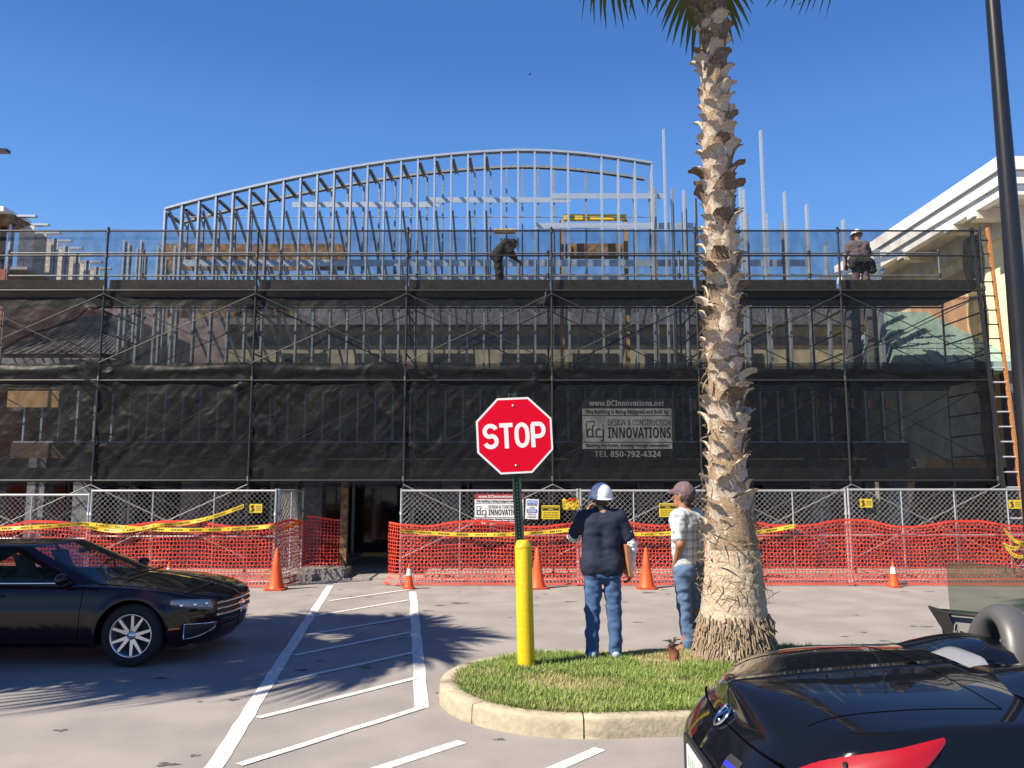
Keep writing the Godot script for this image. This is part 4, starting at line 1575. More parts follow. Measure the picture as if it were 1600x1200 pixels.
	# neighbouring palms outside the left edge, whose shade lies over the sedan and the crossing
	for q in [[Vector3(-9.0, 0.0, -6.4), 6.6, 1.42, "palm left of the picture whose crown shades the crossing", 71], [Vector3(-12.6, 0.0, -6.1), 6.9, 1.5, "palm left of the picture whose crown shades the sedan", 83], [Vector3(-10.9, 0.0, -6.5), 5.6, 1.4, "palm left of the picture whose crown shades the lane", 91]]:
		var p := thing("palm_tree", q[3], "palm tree", q[0], 0.0, "palms beyond the left edge")
		s = begin()
		tube(s, [Vector3.ZERO, Vector3(0, 0.5, 0), Vector3(0.05, q[1] * 0.6, 0), Vector3(0, q[1], 0)], [0.36, 0.26, 0.22, 0.16], 14)
		obj("trunk", s, M.trunk, p)
		palm_crown(p, Vector3(0, q[1], 0), q[4], 26, [], q[2])

# ------------------------------------------------------------------ stop sign, bollard, lamp posts
func build_sign_and_bollard():
	var t := thing("stop_sign", "red octagonal stop sign on a green post set in the bollard", "stop sign", Vector3(0.14, 0.13, -7.97))
	t.rotation_degrees = Vector3(-1.0, 4.0, 2.9)
	var oct := func(r: float) -> Array:
		var a := []
		for k in 8:
			var an := TAU * (k + 0.5) / 8.0
			a.append(Vector3(cos(an) * r, sin(an) * r, 0))
		return a
	var c := Vector3(0.0, 2.26, 0.035)
	var rim := 0.381 / cos(PI / 8)
	var s := begin(true)
	var p: Array = oct.call(rim)
	for k in 8:
		tri(s, c, c + p[k], c + p[(k + 1) % 8])
		var bk := Vector3(0, 0, -0.004)
		quad(s, c + p[k], c + p[k] + bk, c + p[(k + 1) % 8] + bk, c + p[(k + 1) % 8])
		tri(s, c + bk, c + p[k] + bk, c + p[(k + 1) % 8] + bk)
	obj("white_plate", s, M.sign_white, t)
	s = begin(true)
	p = oct.call(rim - 0.0215)
	for k in 8:
		tri(s, c + Vector3(0, 0, 0.0012), c + p[k] + Vector3(0, 0, 0.0012), c + p[(k + 1) % 8] + Vector3(0, 0, 0.0012))
	obj("red_face", s, M.sign_red, t)
	# letters, drawn as strokes of the highway alphabet
	var st := 0.042
	var lh := 0.254
	var put := func(path: Array, x: float):
		var ss := begin(true)
		var left := []
		var right := []
		for i in path.size():
			var a: Vector2 = path[maxi(i - 1, 0)]
			var b: Vector2 = path[mini(i + 1, path.size() - 1)]
			var d := (b - a).normalized()
			var nn := Vector2(-d.y, d.x) * st * 0.5
			left.append(path[i] + nn)
			right.append(path[i] - nn)
		for i in path.size() - 1:
			var z := 0.0025
			quad(ss, c + Vector3(left[i].x + x, left[i].y, z), c + Vector3(left[i + 1].x + x, left[i + 1].y, z), c + Vector3(right[i + 1].x + x, right[i + 1].y, z), c + Vector3(right[i].x + x, right[i].y, z))
		return ss
	var hw := 0.058
	var hh := lh / 2 - st / 2
	# S: two bowls
	var S := []
	for k in 15:
		var an := lerpf(0.35, PI * 1.5 - 0.25, k / 14.0)
		S.append(Vector2(cos(an) * hw, hh - 0.056 + sin(an) * 0.056 * 1.0))
	for k in 15:
		var an := lerpf(PI / 2 - 0.25, -PI + 0.35, k / 14.0)
		S.append(Vector2(cos(an) * hw, -hh + 0.056 + sin(an) * 0.056))
	var pieces := [["letter", put.call(S, -0.24)]]
	var T := begin(true)
	box(T, c + Vector3(-0.082, hh, 0.0025), Vector3(0.135, st, 0.0015))
	box(T, c + Vector3(-0.082, -st * 0.5, 0.0025), Vector3(st, lh - st, 0.0015))
	pieces.append(["letter", T])
	var O := []
	for k in 33:
		var an := TAU * k / 32.0
		O.append(Vector2(cos(an) * 0.055, signf(sin(an)) * pow(absf(sin(an)), 0.7) * hh))
	pieces.append(["letter", put.call(O, 0.075)])
	var P := [Vector2(-0.05, -lh / 2), Vector2(-0.05, hh)]
	var ps: SurfaceTool = put.call(P, 0.235)
	var bowl := [Vector2(-0.06, hh), Vector2(0.01, hh)]
	for k in 13:
		var an := lerpf(PI / 2, -PI / 2, k / 12.0)
		bowl.append(Vector2(0.012 + cos(an) * 0.048, hh - 0.062 + sin(an) * 0.062))
	bowl.append(Vector2(-0.05, hh - 0.124))
	var z := 0.0036
	for i in bowl.size() - 1:
		var a: Vector2 = bowl[maxi(i - 1, 0)]
		var b: Vector2 = bowl[i + 1]
		var d1: Vector2 = (bowl[i + 1] - a).normalized()
		var d2: Vector2 = ((bowl[mini(i + 2, bowl.size() - 1)] - bowl[i])).normalized()
		var n1 := Vector2(-d1.y, d1.x) * st * 0.5
		var n2 := Vector2(-d2.y, d2.x) * st * 0.5
		var q: Vector2 = bowl[i]
		quad(ps, c + Vector3(q.x + n1.x + 0.235, q.y + n1.y, z), c + Vector3(b.x + n2.x + 0.235, b.y + n2.y, z), c + Vector3(b.x - n2.x + 0.235, b.y - n2.y, z), c + Vector3(q.x - n1.x + 0.235, q.y - n1.y, z))
	pieces.append(["letter", ps])
	for q in pieces:
		obj(q[0], q[1], M.sign_white, t)
	for yy in [0.3, -0.3]:
		s = begin()
		tube(s, [c + Vector3(0, yy, 0.001), c + Vector3(0, yy, 0.009)], [0.011, 0.008], 8)
		obj("bolt", s, M.galv, t)
	# U-channel post with flanges and punched holes
	s = begin(true)
	for q in [[-0.035, 0.02, 0.022], [0.035, 0.02, 0.022]]:
		box(s, Vector3(q[0], 1.36, 0.012), Vector3(q[1], 2.66, 0.005))
	for e in [-1, 1]:
		box(s, Vector3(e * 0.024, 1.36, -0.003), Vector3(0.005, 2.66, 0.026))
	box(s, Vector3(0, 1.36, -0.018), Vector3(0.05, 2.66, 0.005))
	obj("post", s, M.post_green, t)
	for k in 22:
		s = begin(true)
		box(s, Vector3(0, 1.05 + k * 0.035, -0.0145), Vector3(0.008, 0.01, 0.0015))
		obj("post_hole", s, M.fence_steel, t)
	var b := thing("bollard", "yellow pipe bollard filled with concrete under the stop sign", "bollard", Vector3(0.14, 0.1, -7.97))
	b.rotation_degrees = Vector3(0, 0, 1.4)
	s = begin()
	lathe(s, [Vector2(0.084, 0.0), Vector2(0.083, 0.6), Vector2(0.082, 1.19), Vector2(0.08, 1.2)], 28)
	obj("pipe", s, M.yellow, b)
	s = begin()
	var rows := []
	for i in 7:
		var f := i / 6.0
		var ring := PackedVector3Array()
		for k in 25:
			var an := TAU * (k % 24) / 24.0
			var r := 0.087 * sqrt(maxf(0.0, 1.0 - f * f * 0.62)) + 0.004 * sin(an * 3.0 + f * 4.0)
			if i == 0: r = 0.08
			ring.append(Vector3(cos(an) * r, 1.17 + 0.085 * f + 0.004 * sin(an * 2.0), sin(an) * r))
		rows.append(ring)
	grid(s, rows)
	for k in 24:
		tri(s, Vector3(0, 1.258, 0), rows[6][k], rows[6][k + 1])
	obj("concrete_cap", s, M.yellow, b)

func build_lamp_posts():
	var t := thing("lamp_post", "tall black tapered lamp post at the right edge", "lamp post", Vector3(4.93, 0.0, -7.6))
	var s := begin()
	lathe(s, [Vector2(0.18, 0.0), Vector2(0.18, 0.5), Vector2(0.17, 0.52), Vector2(0.1, 0.56), Vector2(0.09, 3.3), Vector2(0.066, 6.8), Vector2(0.055, 8.5)], 24)
	obj("pole", s, M.black_pole, t)
	s = begin(true)
	box(s, Vector3(0.35, 8.52, 0), Vector3(0.9, 0.12, 0.3))
	obj("lamp_head", s, M.black_pole, t)
	t = thing("lamp_post", "distant lamp post with flat head at the far left", "lamp post", Vector3(-17.35, 0.0, -25.5))
	s = begin()
	tube(s, [Vector3.ZERO, Vector3(0, 12.5, 0)], [0.1, 0.07], 10)
	obj("pole", s, M.black_pole, t)
	s = begin(true)
	box(s, Vector3(0.15, 13.0, 0), Vector3(0.6, 0.1, 0.25))
	box(s, Vector3(0, 12.75, 0), Vector3(0.05, 0.5, 0.05))
	obj("lamp_head", s, M.black_pole, t)

# ------------------------------------------------------------------ vehicles
func curve_at(tab: Array, x: float) -> float:
	# smooth interpolation through [x, value] pairs
	if x <= tab[0][0]:
		return tab[0][1]
	for i in tab.size() - 1:
		if x <= tab[i + 1][0]:
			var f: float = (x - tab[i][0]) / (tab[i + 1][0] - tab[i][0])
			var p0: float = tab[maxi(i - 1, 0)][1]
			var p3: float = tab[mini(i + 2, tab.size() - 1)][1]
			return cubic_interpolate(tab[i][1], tab[i + 1][1], p0, p3, f)
	return tab[-1][1]

class CarShell:
	# lower body of a car: a wall that follows a plan outline, and a top skin from the wall to the centre line
	var plan: PackedVector2Array
	var arches: Array          # [x, radius, centre height]
	var top_edge: Callable
	var centre: Callable
	var sill := 0.2
	var inset: Callable
	var cum := PackedFloat32Array()

	func setup(points: Array):
		plan = PackedVector2Array()
		var n := points.size()
		for i in n - 1:
			for k in 12:
				plan.append(points[i].cubic_interpolate(points[i + 1], points[maxi(i - 1, 0)], points[mini(i + 2, n - 1)], k / 12.0))
		plan.append(points[n - 1])
		cum.append(0.0)
		for i in plan.size() - 1:
			cum.append(cum[i] + plan[i].distance_to(plan[i + 1]))

	func total() -> float:
		return cum[-1]

	func at(s: float) -> Vector2:
		s = clampf(s, 0.0, cum[-1])
		var i := cum.bsearch(s) - 1
		i = clampi(i, 0, plan.size() - 2)
		return plan[i].lerp(plan[i + 1], (s - cum[i]) / maxf(cum[i + 1] - cum[i], 1e-6))

	func s_of_x(x: float) -> float:
		# on the long side, where x rises steadily with s
		var lo := 0.0
		var hi := cum[-1]
		for k in 40:
			var m := (lo + hi) * 0.5
			if at(m).x < x:
				lo = m
			else:
				hi = m
		return lo

	func s_of_z_rear(z: float) -> float:
		var lo := 0.0
		var hi := cum[-1] * 0.4
		for k in 40:
			var m := (lo + hi) * 0.5
			if at(m).y < z:
				lo = m
			else:
				hi = m
		return lo

	func bottom(x: float, z: float) -> float:
		var y := sill
		for a in arches:
			var d: float = x - a[0]
			if absf(d) < a[1] and z > 0.5:
				y = maxf(y, a[2] + sqrt(a[1] * a[1] - d * d))
		return y

	func wall(s: float, y: float, off := 0.0) -> Vector3:
		var p := at(s)
		var q := at(s + 0.01) - at(s - 0.01)
		var nrm := Vector2(-q.y, q.x).normalized()    # outward for a path from rear round the +z side
		if nrm.dot(Vector2(p.x * 0.3, p.y + 0.001)) < 0:
			nrm = -nrm
		var w: float = inset.call(p.x, y)
		var r := p - nrm * (w - off)
		return Vector3(r.x, y, maxf(r.y, 0.0) if p.y > 0.001 else 0.0)

	func columns(n: int) -> Array:
		var c := []
		for i in n + 1:
			c.append(cum[-1] * i / n)
		for a in arches:
			for k in 21:
				c.append(s_of_x(a[0] - a[1] * 0.9999 * cos(PI * k / 20.0)))
		c.sort()
		return c

func car_skin(sh: CarShell, skip: Callable, s: SurfaceTool):
	var cols := sh.columns(130)
	var lev := 16
	for side in [1.0, -1.0]:
		var rows := []
		var tops := []
		for c in cols:
			var p: Vector2 = sh.at(c)
			var yb := sh.bottom(p.x, p.y)
			var yt: float = sh.top_edge.call(p.x)
			var row := PackedVector3Array()
			for k in lev + 1:
				var v := sh.wall(c, lerpf(yb, yt, k / float(lev)))
				row.append(Vector3(v.x, v.y, v.z * side))
			rows.append(row)
			var e: Vector3 = row[lev]
			var yc: float = sh.centre.call(e.x)
			var trow := PackedVector3Array()
			for k in 15:
				var r := k / 14.0
				trow.append(Vector3(e.x, e.y + (yc - e.y) * (1.0 - pow(1.0 - r, 2.1)), e.z * (1.0 - r)))
			tops.append(trow)
		grid(s, rows)
		for i in tops.size() - 1:
			for k in 14:
				if skip.call((tops[i][k] + tops[i + 1][k + 1]) * 0.5):
					continue
				quad(s, tops[i][k], tops[i][k + 1], tops[i + 1][k + 1], tops[i + 1][k])

func wall_patch(sh: CarShell, s0: float, s1: float, lo: Callable, hi: Callable, side: float, off: float, n := 18, m := 5) -> SurfaceTool:
	# a slightly crowned piece lying on the wall between two height curves
	var s := begin()
	var rows := []
	for i in n + 1:
		var f := i / float(n)
		var c := lerpf(s0, s1, f)
		var row := PackedVector3Array()
		for k in m + 1:
			var u := k / float(m)
			var y: float = lerpf(lo.call(f), hi.call(f), u)
			var e := minf(minf(u, 1 - u) * 4.0, 1.0) * minf(minf(f, 1 - f) * 8.0, 1.0)
			var v := sh.wall(c, y, -0.004 + (off + 0.004) * sqrt(e))
			row.append(Vector3(v.x, v.y, v.z * side))
		rows.append(row)
	grid(s, rows)
	return s

func seam(sh: CarShell, pts: Array, side: float, parent: Node, called := "panel_gap", r := 0.004, m: Material = null):
	var s := begin()
	var ps := []
	for p in pts:
		var v := sh.wall(p[0], p[1], 0.0)
		ps.append(Vector3(v.x, v.y, v.z * side))
	tube(s, ps, r, 5)
	obj(called, s, m if m else M.gap, parent)

func wheel(parent: Node, at: Vector3, r: float, w: float, side: float, spokes: int, rim_r: float):
	# axis along z, outer face towards side
	var b := Basis(Vector3(1, 0, 0), Vector3(0, 0, side), Vector3(0, -side, 0))
	var wh := Node3D.new()
	wh.name = "wheel"
	parent.add_child(wh, true)
	wh.transform = Transform3D(b, at)
	var s := begin()
	var h := w / 2
	lathe(s, [Vector2(rim_r, -h * 0.9), Vector2(r * 0.86, -h), Vector2(r * 0.97, -h * 0.8), Vector2(r, -h * 0.5), Vector2(r, h * 0.5), Vector2(r * 0.97, h * 0.8), Vector2(r * 0.88, h), Vector2(rim_r * 1.03, h * 0.93), Vector2(rim_r, h * 0.8)], 48)
	obj("tyre", s, M.tyre, wh)
	s = begin()
	lathe(s, [Vector2(rim_r * 1.0, h * 0.86), Vector2(rim_r * 0.975, h * 0.9), Vector2(rim_r * 0.93, h * 0.8), Vector2(rim_r * 0.9, h * 0.3), Vector2(rim_r * 0.88, -h * 0.6)], 48)
	obj("rim", s, M.rim, wh)
	s = begin()
	lathe(s, [Vector2(0.001, -h * 0.1), Vector2(rim_r * 0.9, -h * 0.12)], 32)
	obj("brake_shield", s, M.dark_plastic, wh)
	for k in spokes:
		for e in [-1, 1]:
			s = begin(true)
			var a0: float = TAU * k / spokes + e * 0.13
			var a1: float = TAU * k / spokes + e * 0.27
			var i0 := rim_r * 0.2
			var i1 := rim_r * 0.94
			var d0 := Vector3(cos(a0), 0, sin(a0))
			var d1 := Vector3(cos(a1), 0, sin(a1))
			var n0 := Vector3(-sin(a0), 0, cos(a0)) * rim_r * 0.085
			var n1 := Vector3(-sin(a1), 0, cos(a1)) * rim_r * 0.055
			var y0 := Vector3(0, h * 0.68, 0)
			var y1 := Vector3(0, h * 0.8, 0)
			var dn := Vector3(0, -0.035, 0)
			var A := d0 * i0 - n0 + y0
			var B := d0 * i0 + n0 + y0
			var C := d1 * i1 + n1 + y1
			var D := d1 * i1 - n1 + y1
			quad(s, A, B, C, D)
			quad(s, A, D, D + dn, A + dn)
			quad(s, B + dn, C + dn, C, B)
			obj("spoke", s, M.rim, wh)
	s = begin()
	lathe(s, [Vector2(0.001, h * 0.78), Vector2(rim_r * 0.1, h * 0.77), Vector2(rim_r * 0.13, h * 0.7), Vector2(rim_r * 0.27, h * 0.62), Vector2(rim_r * 0.3, h * 0.4)], 20)
	obj("hub", s, M.rim, wh)
	for k in 5:
		s = begin()
		var a := TAU * (k + 0.5) / 5.0
		var c := Vector3(cos(a) * rim_r * 0.24, 0, sin(a) * rim_r * 0.24)
		tube(s, [c + Vector3(0, h * 0.55, 0), c + Vector3(0, h * 0.66, 0)], 0.011, 6)
		obj("wheel_nut", s, M.dark_plastic, wh)

func build_sedan():
	var t := thing("sedan_car", "black four-door sedan with silver alloy wheels entering from the left", "car", Vector3(-5.4, 0, -9.48))
	var sh := CarShell.new()
	sh.arches = [[1.4, 0.365, 0.33], [-1.33, 0.365, 0.33]]
	sh.setup([Vector2(-2.42, 0), Vector2(-2.4, 0.36), Vector2(-2.34, 0.62), Vector2(-2.18, 0.8), Vector2(-1.8, 0.885), Vector2(-1.0, 0.91), Vector2(0, 0.915), Vector2(1.0, 0.91), Vector2(1.5, 0.9), Vector2(1.82, 0.85), Vector2(2.03, 0.74), Vector2(2.16, 0.55), Vector2(2.23, 0.3), Vector2(2.255, 0)])
	var te := [[-2.43, 0.84], [-1.8, 0.885], [-0.5, 0.85], [0.8, 0.825], [1.4, 0.795], [1.75, 0.755], [2.0, 0.7], [2.15, 0.66], [2.255, 0.635]]
	var ce := [[-2.43, 0.9], [-1.75, 0.95], [0.2, 0.92], [0.95, 0.905], [1.4, 0.865], [1.75, 0.805], [2.0, 0.745], [2.15, 0.695], [2.255, 0.645]]
	sh.top_edge = func(x: float) -> float: return curve_at(te, x)
	sh.centre = func(x: float) -> float: return curve_at(ce, x)
	var prof := [[0.15, 0.1], [0.22, 0.045], [0.3, 0.018], [0.4, 0.006], [0.55, 0.0], [0.6, 0.004], [0.64, 0.014], [0.7, 0.02], [0.77, 0.035], [0.83, 0.06], [0.89, 0.1], [0.98, 0.14]]
	sh.inset = func(x: float, y: float) -> float:
		var base := curve_at(prof, y)
		# flared lips round the wheels
		for a in sh.arches:
			var d := Vector2(x - a[0], y - a[2]).length()
			base -= 0.016 * exp(-pow((d - a[1] - 0.02) / 0.05, 2.0))
		if x > 1.85:
			base += clampf((x - 1.85) * 0.2, 0, 0.1) * clampf((0.42 - y) * 3.0, 0.0, 1.0)
		return base
	sh.sill = 0.19
	var s := begin()
	var under := func(p: Vector3) -> bool: return p.x > -1.6 and p.x < 0.85 and absf(p.z) < 0.66
	car_skin(sh, under, s)
	obj("body", s, M.car_black, t)
	# dark underside and wheel housings so no daylight shows through
	s = begin(true)
	bbox(s, Vector3(-2.2, 0.16, -0.72), Vector3(2.0, 0.22, 0.72))
	bbox(s, Vector3(-0.9, 0.22, -0.84), Vector3(0.98, 0.5, 0.84))
	bbox(s, Vector3(0.95, 0.23, -0.6), Vector3(1.95, 0.56, 0.6))
	bbox(s, Vector3(-2.1, 0.23, -0.6), Vector3(-0.95, 0.7, 0.6))
	obj("chassis", s, M.dark_plastic, t)
	for a in [1.4, -1.33]:
		for side in [1.0, -1.0]:
			wheel(t, Vector3(a, 0.325, side * 0.785), 0.325, 0.22, side, 5, 0.222)
	# greenhouse: outlines lofted from belt to roof
	var outline := func(k: float, u: float) -> Vector3:
		# u 0 rear centre .. 1 front centre
		var xf := lerpf(1.22, 0.3, pow(k, 0.93))
		var xr := lerpf(-1.78, -0.85, pow(k, 0.95))
		var hw := lerpf(0.79, 0.575, pow(k, 1.15))
		var y := lerpf(0.83, 1.225, k) if k <= 1.0 else 1.225
		var cr := 0.3
		var p := Vector2()
		if u < 0.2:
			var f := u / 0.2
			p = Vector2(xr + 0.1 * pow(f, 3.0), hw * 0.9 * f)
		elif u < 0.28:
			var f := (u - 0.2) / 0.08
			p = Vector2(xr + 0.1, hw * 0.9).bezier_interpolate(Vector2(xr + 0.16, hw * 0.97), Vector2(xr + 0.26, hw), Vector2(xr + 0.4, hw), f)
		elif u < 0.72:
			var f := (u - 0.28) / 0.44
			p = Vector2(lerpf(xr + 0.4, xf - 0.5, f), hw + 0.015 * sin(f * PI))
		elif u < 0.8:
			var f := (u - 0.72) / 0.08
			p = Vector2(xf - 0.5, hw).bezier_interpolate(Vector2(xf - 0.36, hw), Vector2(xf - 0.26, hw * 0.97), Vector2(xf - 0.19, hw * 0.9), f)
		else:
			var f := (u - 0.8) / 0.2
			p = Vector2(xf - 0.19 * pow(1.0 - f, 2.0), hw * 0.9 * (1.0 - f))
		var yy := y
		if u > 0.8 or u < 0.2:
			yy += 0.035 * k * (1.0 - absf(p.y) / maxf(hw, 0.01))
		return Vector3(p.x, yy, p.y)
	var us := []
	for k in 101:
		us.append(k / 100.0)
	var ks := [0.0, 0.06, 0.14, 0.22, 0.35, 0.5, 0.65, 0.78, 0.87, 0.92, 0.96, 1.0]
	var paint := begin()
	var glass := {}
	for nm in ["front_side_window", "rear_side_window", "windscreen", "rear_window"]:
		glass[nm + "1"] = begin()
		glass[nm + "-1"] = begin()
	for side in [1, -1]:
		for i in us.size() - 1:
			for j in ks.size() - 1:
				var u: float = (us[i] + us[i + 1]) * 0.5
				var k: float = (ks[j] + ks[j + 1]) * 0.5
				var q := []
				for e in [[us[i], ks[j]], [us[i + 1], ks[j]], [us[i + 1], ks[j + 1]], [us[i], ks[j + 1]]]:
					var v: Vector3 = outline.call(e[1], e[0])
					q.append(Vector3(v.x, v.y, v.z * side))
				var where := ""
				if k > 0.06 and k < 0.92:
					if u > 0.535 and u < 0.735: where = "front_side_window"
					elif u > 0.3 and u < 0.515: where = "rear_side_window"
				if k > 0.02 and k < 0.96:
					if u > 0.79: where = "windscreen"
					elif u < 0.21: where = "rear_window"
				quad(paint if where == "" else glass[where + str(side)], q[0], q[1], q[2], q[3])
		# roof skin
		for i in us.size() - 1:
			for r in 6:
				var q := []
				for e in [[us[i], r], [us[i + 1], r], [us[i + 1], r + 1], [us[i], r + 1]]:
					var v: Vector3 = outline.call(1.0, e[0])
					var f: float = 1.0 - e[1] / 6.0
					var m := Vector3(lerpf(-0.25, v.x, f), v.y, v.z * f * side)
					var full := 1.225 + 0.035
					m.y = lerpf(v.y, full + 0.012, 1.0 - pow(f, 2.2))
					q.append(m)
				quad(paint, q[0], q[1], q[2], q[3])
	obj("roof", paint, M.car_black, t)
	for nm in glass:
		var o := obj(nm.rstrip("-1"), glass[nm], M.glass, t)
	# cabin
	for x in [0.15, -0.85]:
		for z in [0.37, -0.37]:
			s = begin()
			var rows := []
			for i in 9:
				var f := i / 8.0
				var w := 0.24 if f < 0.72 else 0.13
				var y := 0.45 + 0.66 * f
				var bx: float = x - 0.28 * f
				rows.append(PackedVector3Array([Vector3(bx, y, z - w), Vector3(bx + 0.08, y, z - w * 0.7), Vector3(bx + 0.08, y, z + w * 0.7), Vector3(bx, y, z + w), Vector3(bx - 0.07, y, z), Vector3(bx, y, z - w)]))
			grid(s, rows)
			obj("seat", s, M.seat, t)
	s = begin(true)
	box(s, Vector3(0.78, 0.75, 0), Vector3(0.45, 0.18, 1.35))
	obj("dashboard", s, M.dark_plastic, t)
	s = begin()
	var ring := []
	for k in 17:
		var a := TAU * k / 16.0
		ring.append(Vector3(0.48 + 0.05 * sin(a), 0.85 + 0.17 * sin(a) * 0.9, -0.37 + 0.18 * cos(a)))
	tube(s, ring, 0.014, 6, false)
	obj("steering_wheel", s, M.dark_plastic, t)
	s = begin(true)
	box(s, Vector3(0.4, 1.15, 0), Vector3(0.03, 0.06, 0.22))
	obj("interior_mirror", s, M.dark_plastic, t)
	# trim on both sides
	for side in [1.0, -1.0]:
		# belt strip
		s = begin()
		var bp := []
		for k in 31:
			var v: Vector3 = outline.call(0.03, lerpf(0.3, 0.705, k / 30.0))
			bp.append(Vector3(v.x, v.y + 0.012, (v.z + 0.012) * side))
		tube(s, bp, 0.0105, 6)
		obj("chrome_strip", s, M.chrome, t)
		# door mirror
		s = begin()
		var rows := []
		for i in 9:
			var f := i / 8.0
			var r := sqrt(maxf(0.0, 1.0 - pow(2.0 * f - 1.0, 2.0)))
			var rowp := PackedVector3Array()
			for k in 13:
				var a := TAU * (k % 12) / 12.0
				rowp.append(Vector3(0.66 + 0.06 * cos(a) * r + 0.02 * f, 0.91 + 0.065 * sin(a) * r, (0.83 + 0.21 * f) * side))
			rows.append(rowp)
		grid(s, rows)
		var mm := obj("door_mirror", s, M.car_black, t)
		s = begin(true)
		box(s, Vector3(0.68, 0.86, 0.83 * side), Vector3(0.06, 0.035, 0.12))
		obj("mirror_stalk", s, M.dark_plastic, mm)
		# door gaps
		for x in [0.86, -0.2, -1.05]:
			var p := []
			for k in 9:
				var y := lerpf(0.26, 0.83, k / 8.0)
				p.append([sh.s_of_x(x + (0.05 * (y - 0.5) if x > 0.5 else 0.0)), y])
			seam(sh, p, side, t)
		var sg := []
		for k in 13:
			sg.append([sh.s_of_x(lerpf(-0.95, 0.95, k / 12.0)), 0.235])
		seam(sh, sg, side, t, "sill_trim", 0.012)
		for x in [-0.05, -0.98]:
			var hv := sh.wall(sh.s_of_x(x + 0.0), 0.73, 0.02)
			s = begin()
			tube(s, [Vector3(x - 0.1, 0.73, (hv.z - 0.022) * side), Vector3(x - 0.08, 0.732, hv.z * side), Vector3(x + 0.08, 0.732, hv.z * side), Vector3(x + 0.1, 0.73, (hv.z - 0.022) * side)], 0.013, 6)
			obj("door_handle", s, M.car_black, t)
		# lamps
		var s0 := sh.s_of_x(1.78)
		var s1 := sh.s_of_x(2.15)
		var lampo := obj("headlight", wall_patch(sh, s0, s1, func(f: float) -> float: return 0.63 - 0.09 * f, func(f: float) -> float: return 0.69 + 0.012 * sin(f * PI) - 0.03 * f, side, 0.012, 20, 6), M.lamp_clear, t)
		for q in [1.88, 2.0, 2.09]:
			var v := sh.wall(sh.s_of_x(q), 0.625, 0.006)
			s = begin()
			var rr := []
			for k in 6:
				rr.append(Vector2(0.03 * sin(k / 5.0 * PI / 2), 0.018 * (1 - cos(k / 5.0 * PI / 2))))
			lathe(s, rr, 14, Vector3(v.x, v.y, v.z * side), frame_along(Vector3(0.4, 0, -side)))
			obj("reflector", s, M.chrome, lampo)
		obj("side_marker", wall_patch(sh, sh.s_of_x(1.78), sh.s_of_x(1.9), func(_f: float) -> float: return 0.375, func(_f: float) -> float: return 0.4, side, 0.008, 8, 3), M.lamp_amber, t)
		var fs0 := sh.s_of_x(1.93)
		var fs1 := sh.s_of_x(2.17)
		obj("fog_recess", wall_patch(sh, fs0, fs1, func(f: float) -> float: return 0.275 + 0.08 * f * f, func(f: float) -> float: return 0.43 - 0.02 * f, side, 0.006, 16, 5), M.dark_plastic, t)
		var fp := []
		for k in 9: fp.append([lerpf(fs0, fs1, k / 8.0), 0.43 - 0.02 * k / 8.0])
		for k in 9:
			var f := 1.0 - k / 8.0
			fp.append([lerpf(fs0, fs1, f), 0.275 + 0.08 * f * f])
		fp.append([fs0, 0.43])
		seam(sh, fp, side, t, "chrome_bezel", 0.0065, M.chrome)
		obj("tail_light", wall_patch(sh, sh.s_of_z_rear(0.45), sh.s_of_x(-1.95), func(_f: float) -> float: return 0.66, func(_f: float) -> float: return 0.79, side, 0.012), M.lamp_red, t)
	# grille: three chrome bars over a dark opening, lower intake, badge
	var gs0 := sh.s_of_x(2.165)
	var gs1 := sh.total()
	for side in [1.0, -1.0]:
		obj("grille_opening", wall_patch(sh, gs0, gs1, func(_f: float) -> float: return 0.46, func(_f: float) -> float: return 0.635, side, 0.005), M.dark_plastic, t)
		obj("lower_intake", wall_patch(sh, sh.s_of_x(2.2), gs1, func(_f: float) -> float: return 0.25, func(_f: float) -> float: return 0.37, side, 0.005), M.dark_plastic, t)
		for y in [0.485, 0.55, 0.612]:
			var p := []
			for k in 11: p.append([lerpf(gs0, gs1, k / 10.0), y])
			seam(sh, p, side, t, "grille_bar", 0.018, M.chrome)
	s = begin()
	lathe(s, [Vector2(0.001, 0.012), Vector2(0.05, 0.01), Vector2(0.065, 0.0)], 20, Vector3(2.262, 0.55, 0), Basis(Vector3(0, 0, 1.4), Vector3(1, 0, 0), Vector3(0, 0.75, 0)))
	obj("badge", s, M.chrome, t)
	# bonnet crease lines and wiper
	for side in [1.0, -1.0]:
		s = begin()
		var p := []
		for k in 13:
			var x := lerpf(0.95, 2.08, k / 12.0)
			var v := sh.wall(sh.s_of_x(x), sh.top_edge.call(x))
			var r := 0.12
			var yc: float = sh.centre.call(v.x)
			p.append(Vector3(v.x, v.y + (yc - v.y) * (1.0 - pow(1.0 - r, 2.1)) - 0.0005, v.z * (1.0 - r) * side))
		tube(s, p, 0.004, 5)
		obj("bonnet_gap", s, M.gap, t)
	s = begin()
	tube(s, [Vector3(1.16, 0.895, 0.5), Vector3(1.2, 0.912, 0.1), Vector3(1.18, 0.905, -0.35)], 0.009, 5)
	obj("wiper", s, M.dark_plastic, t)

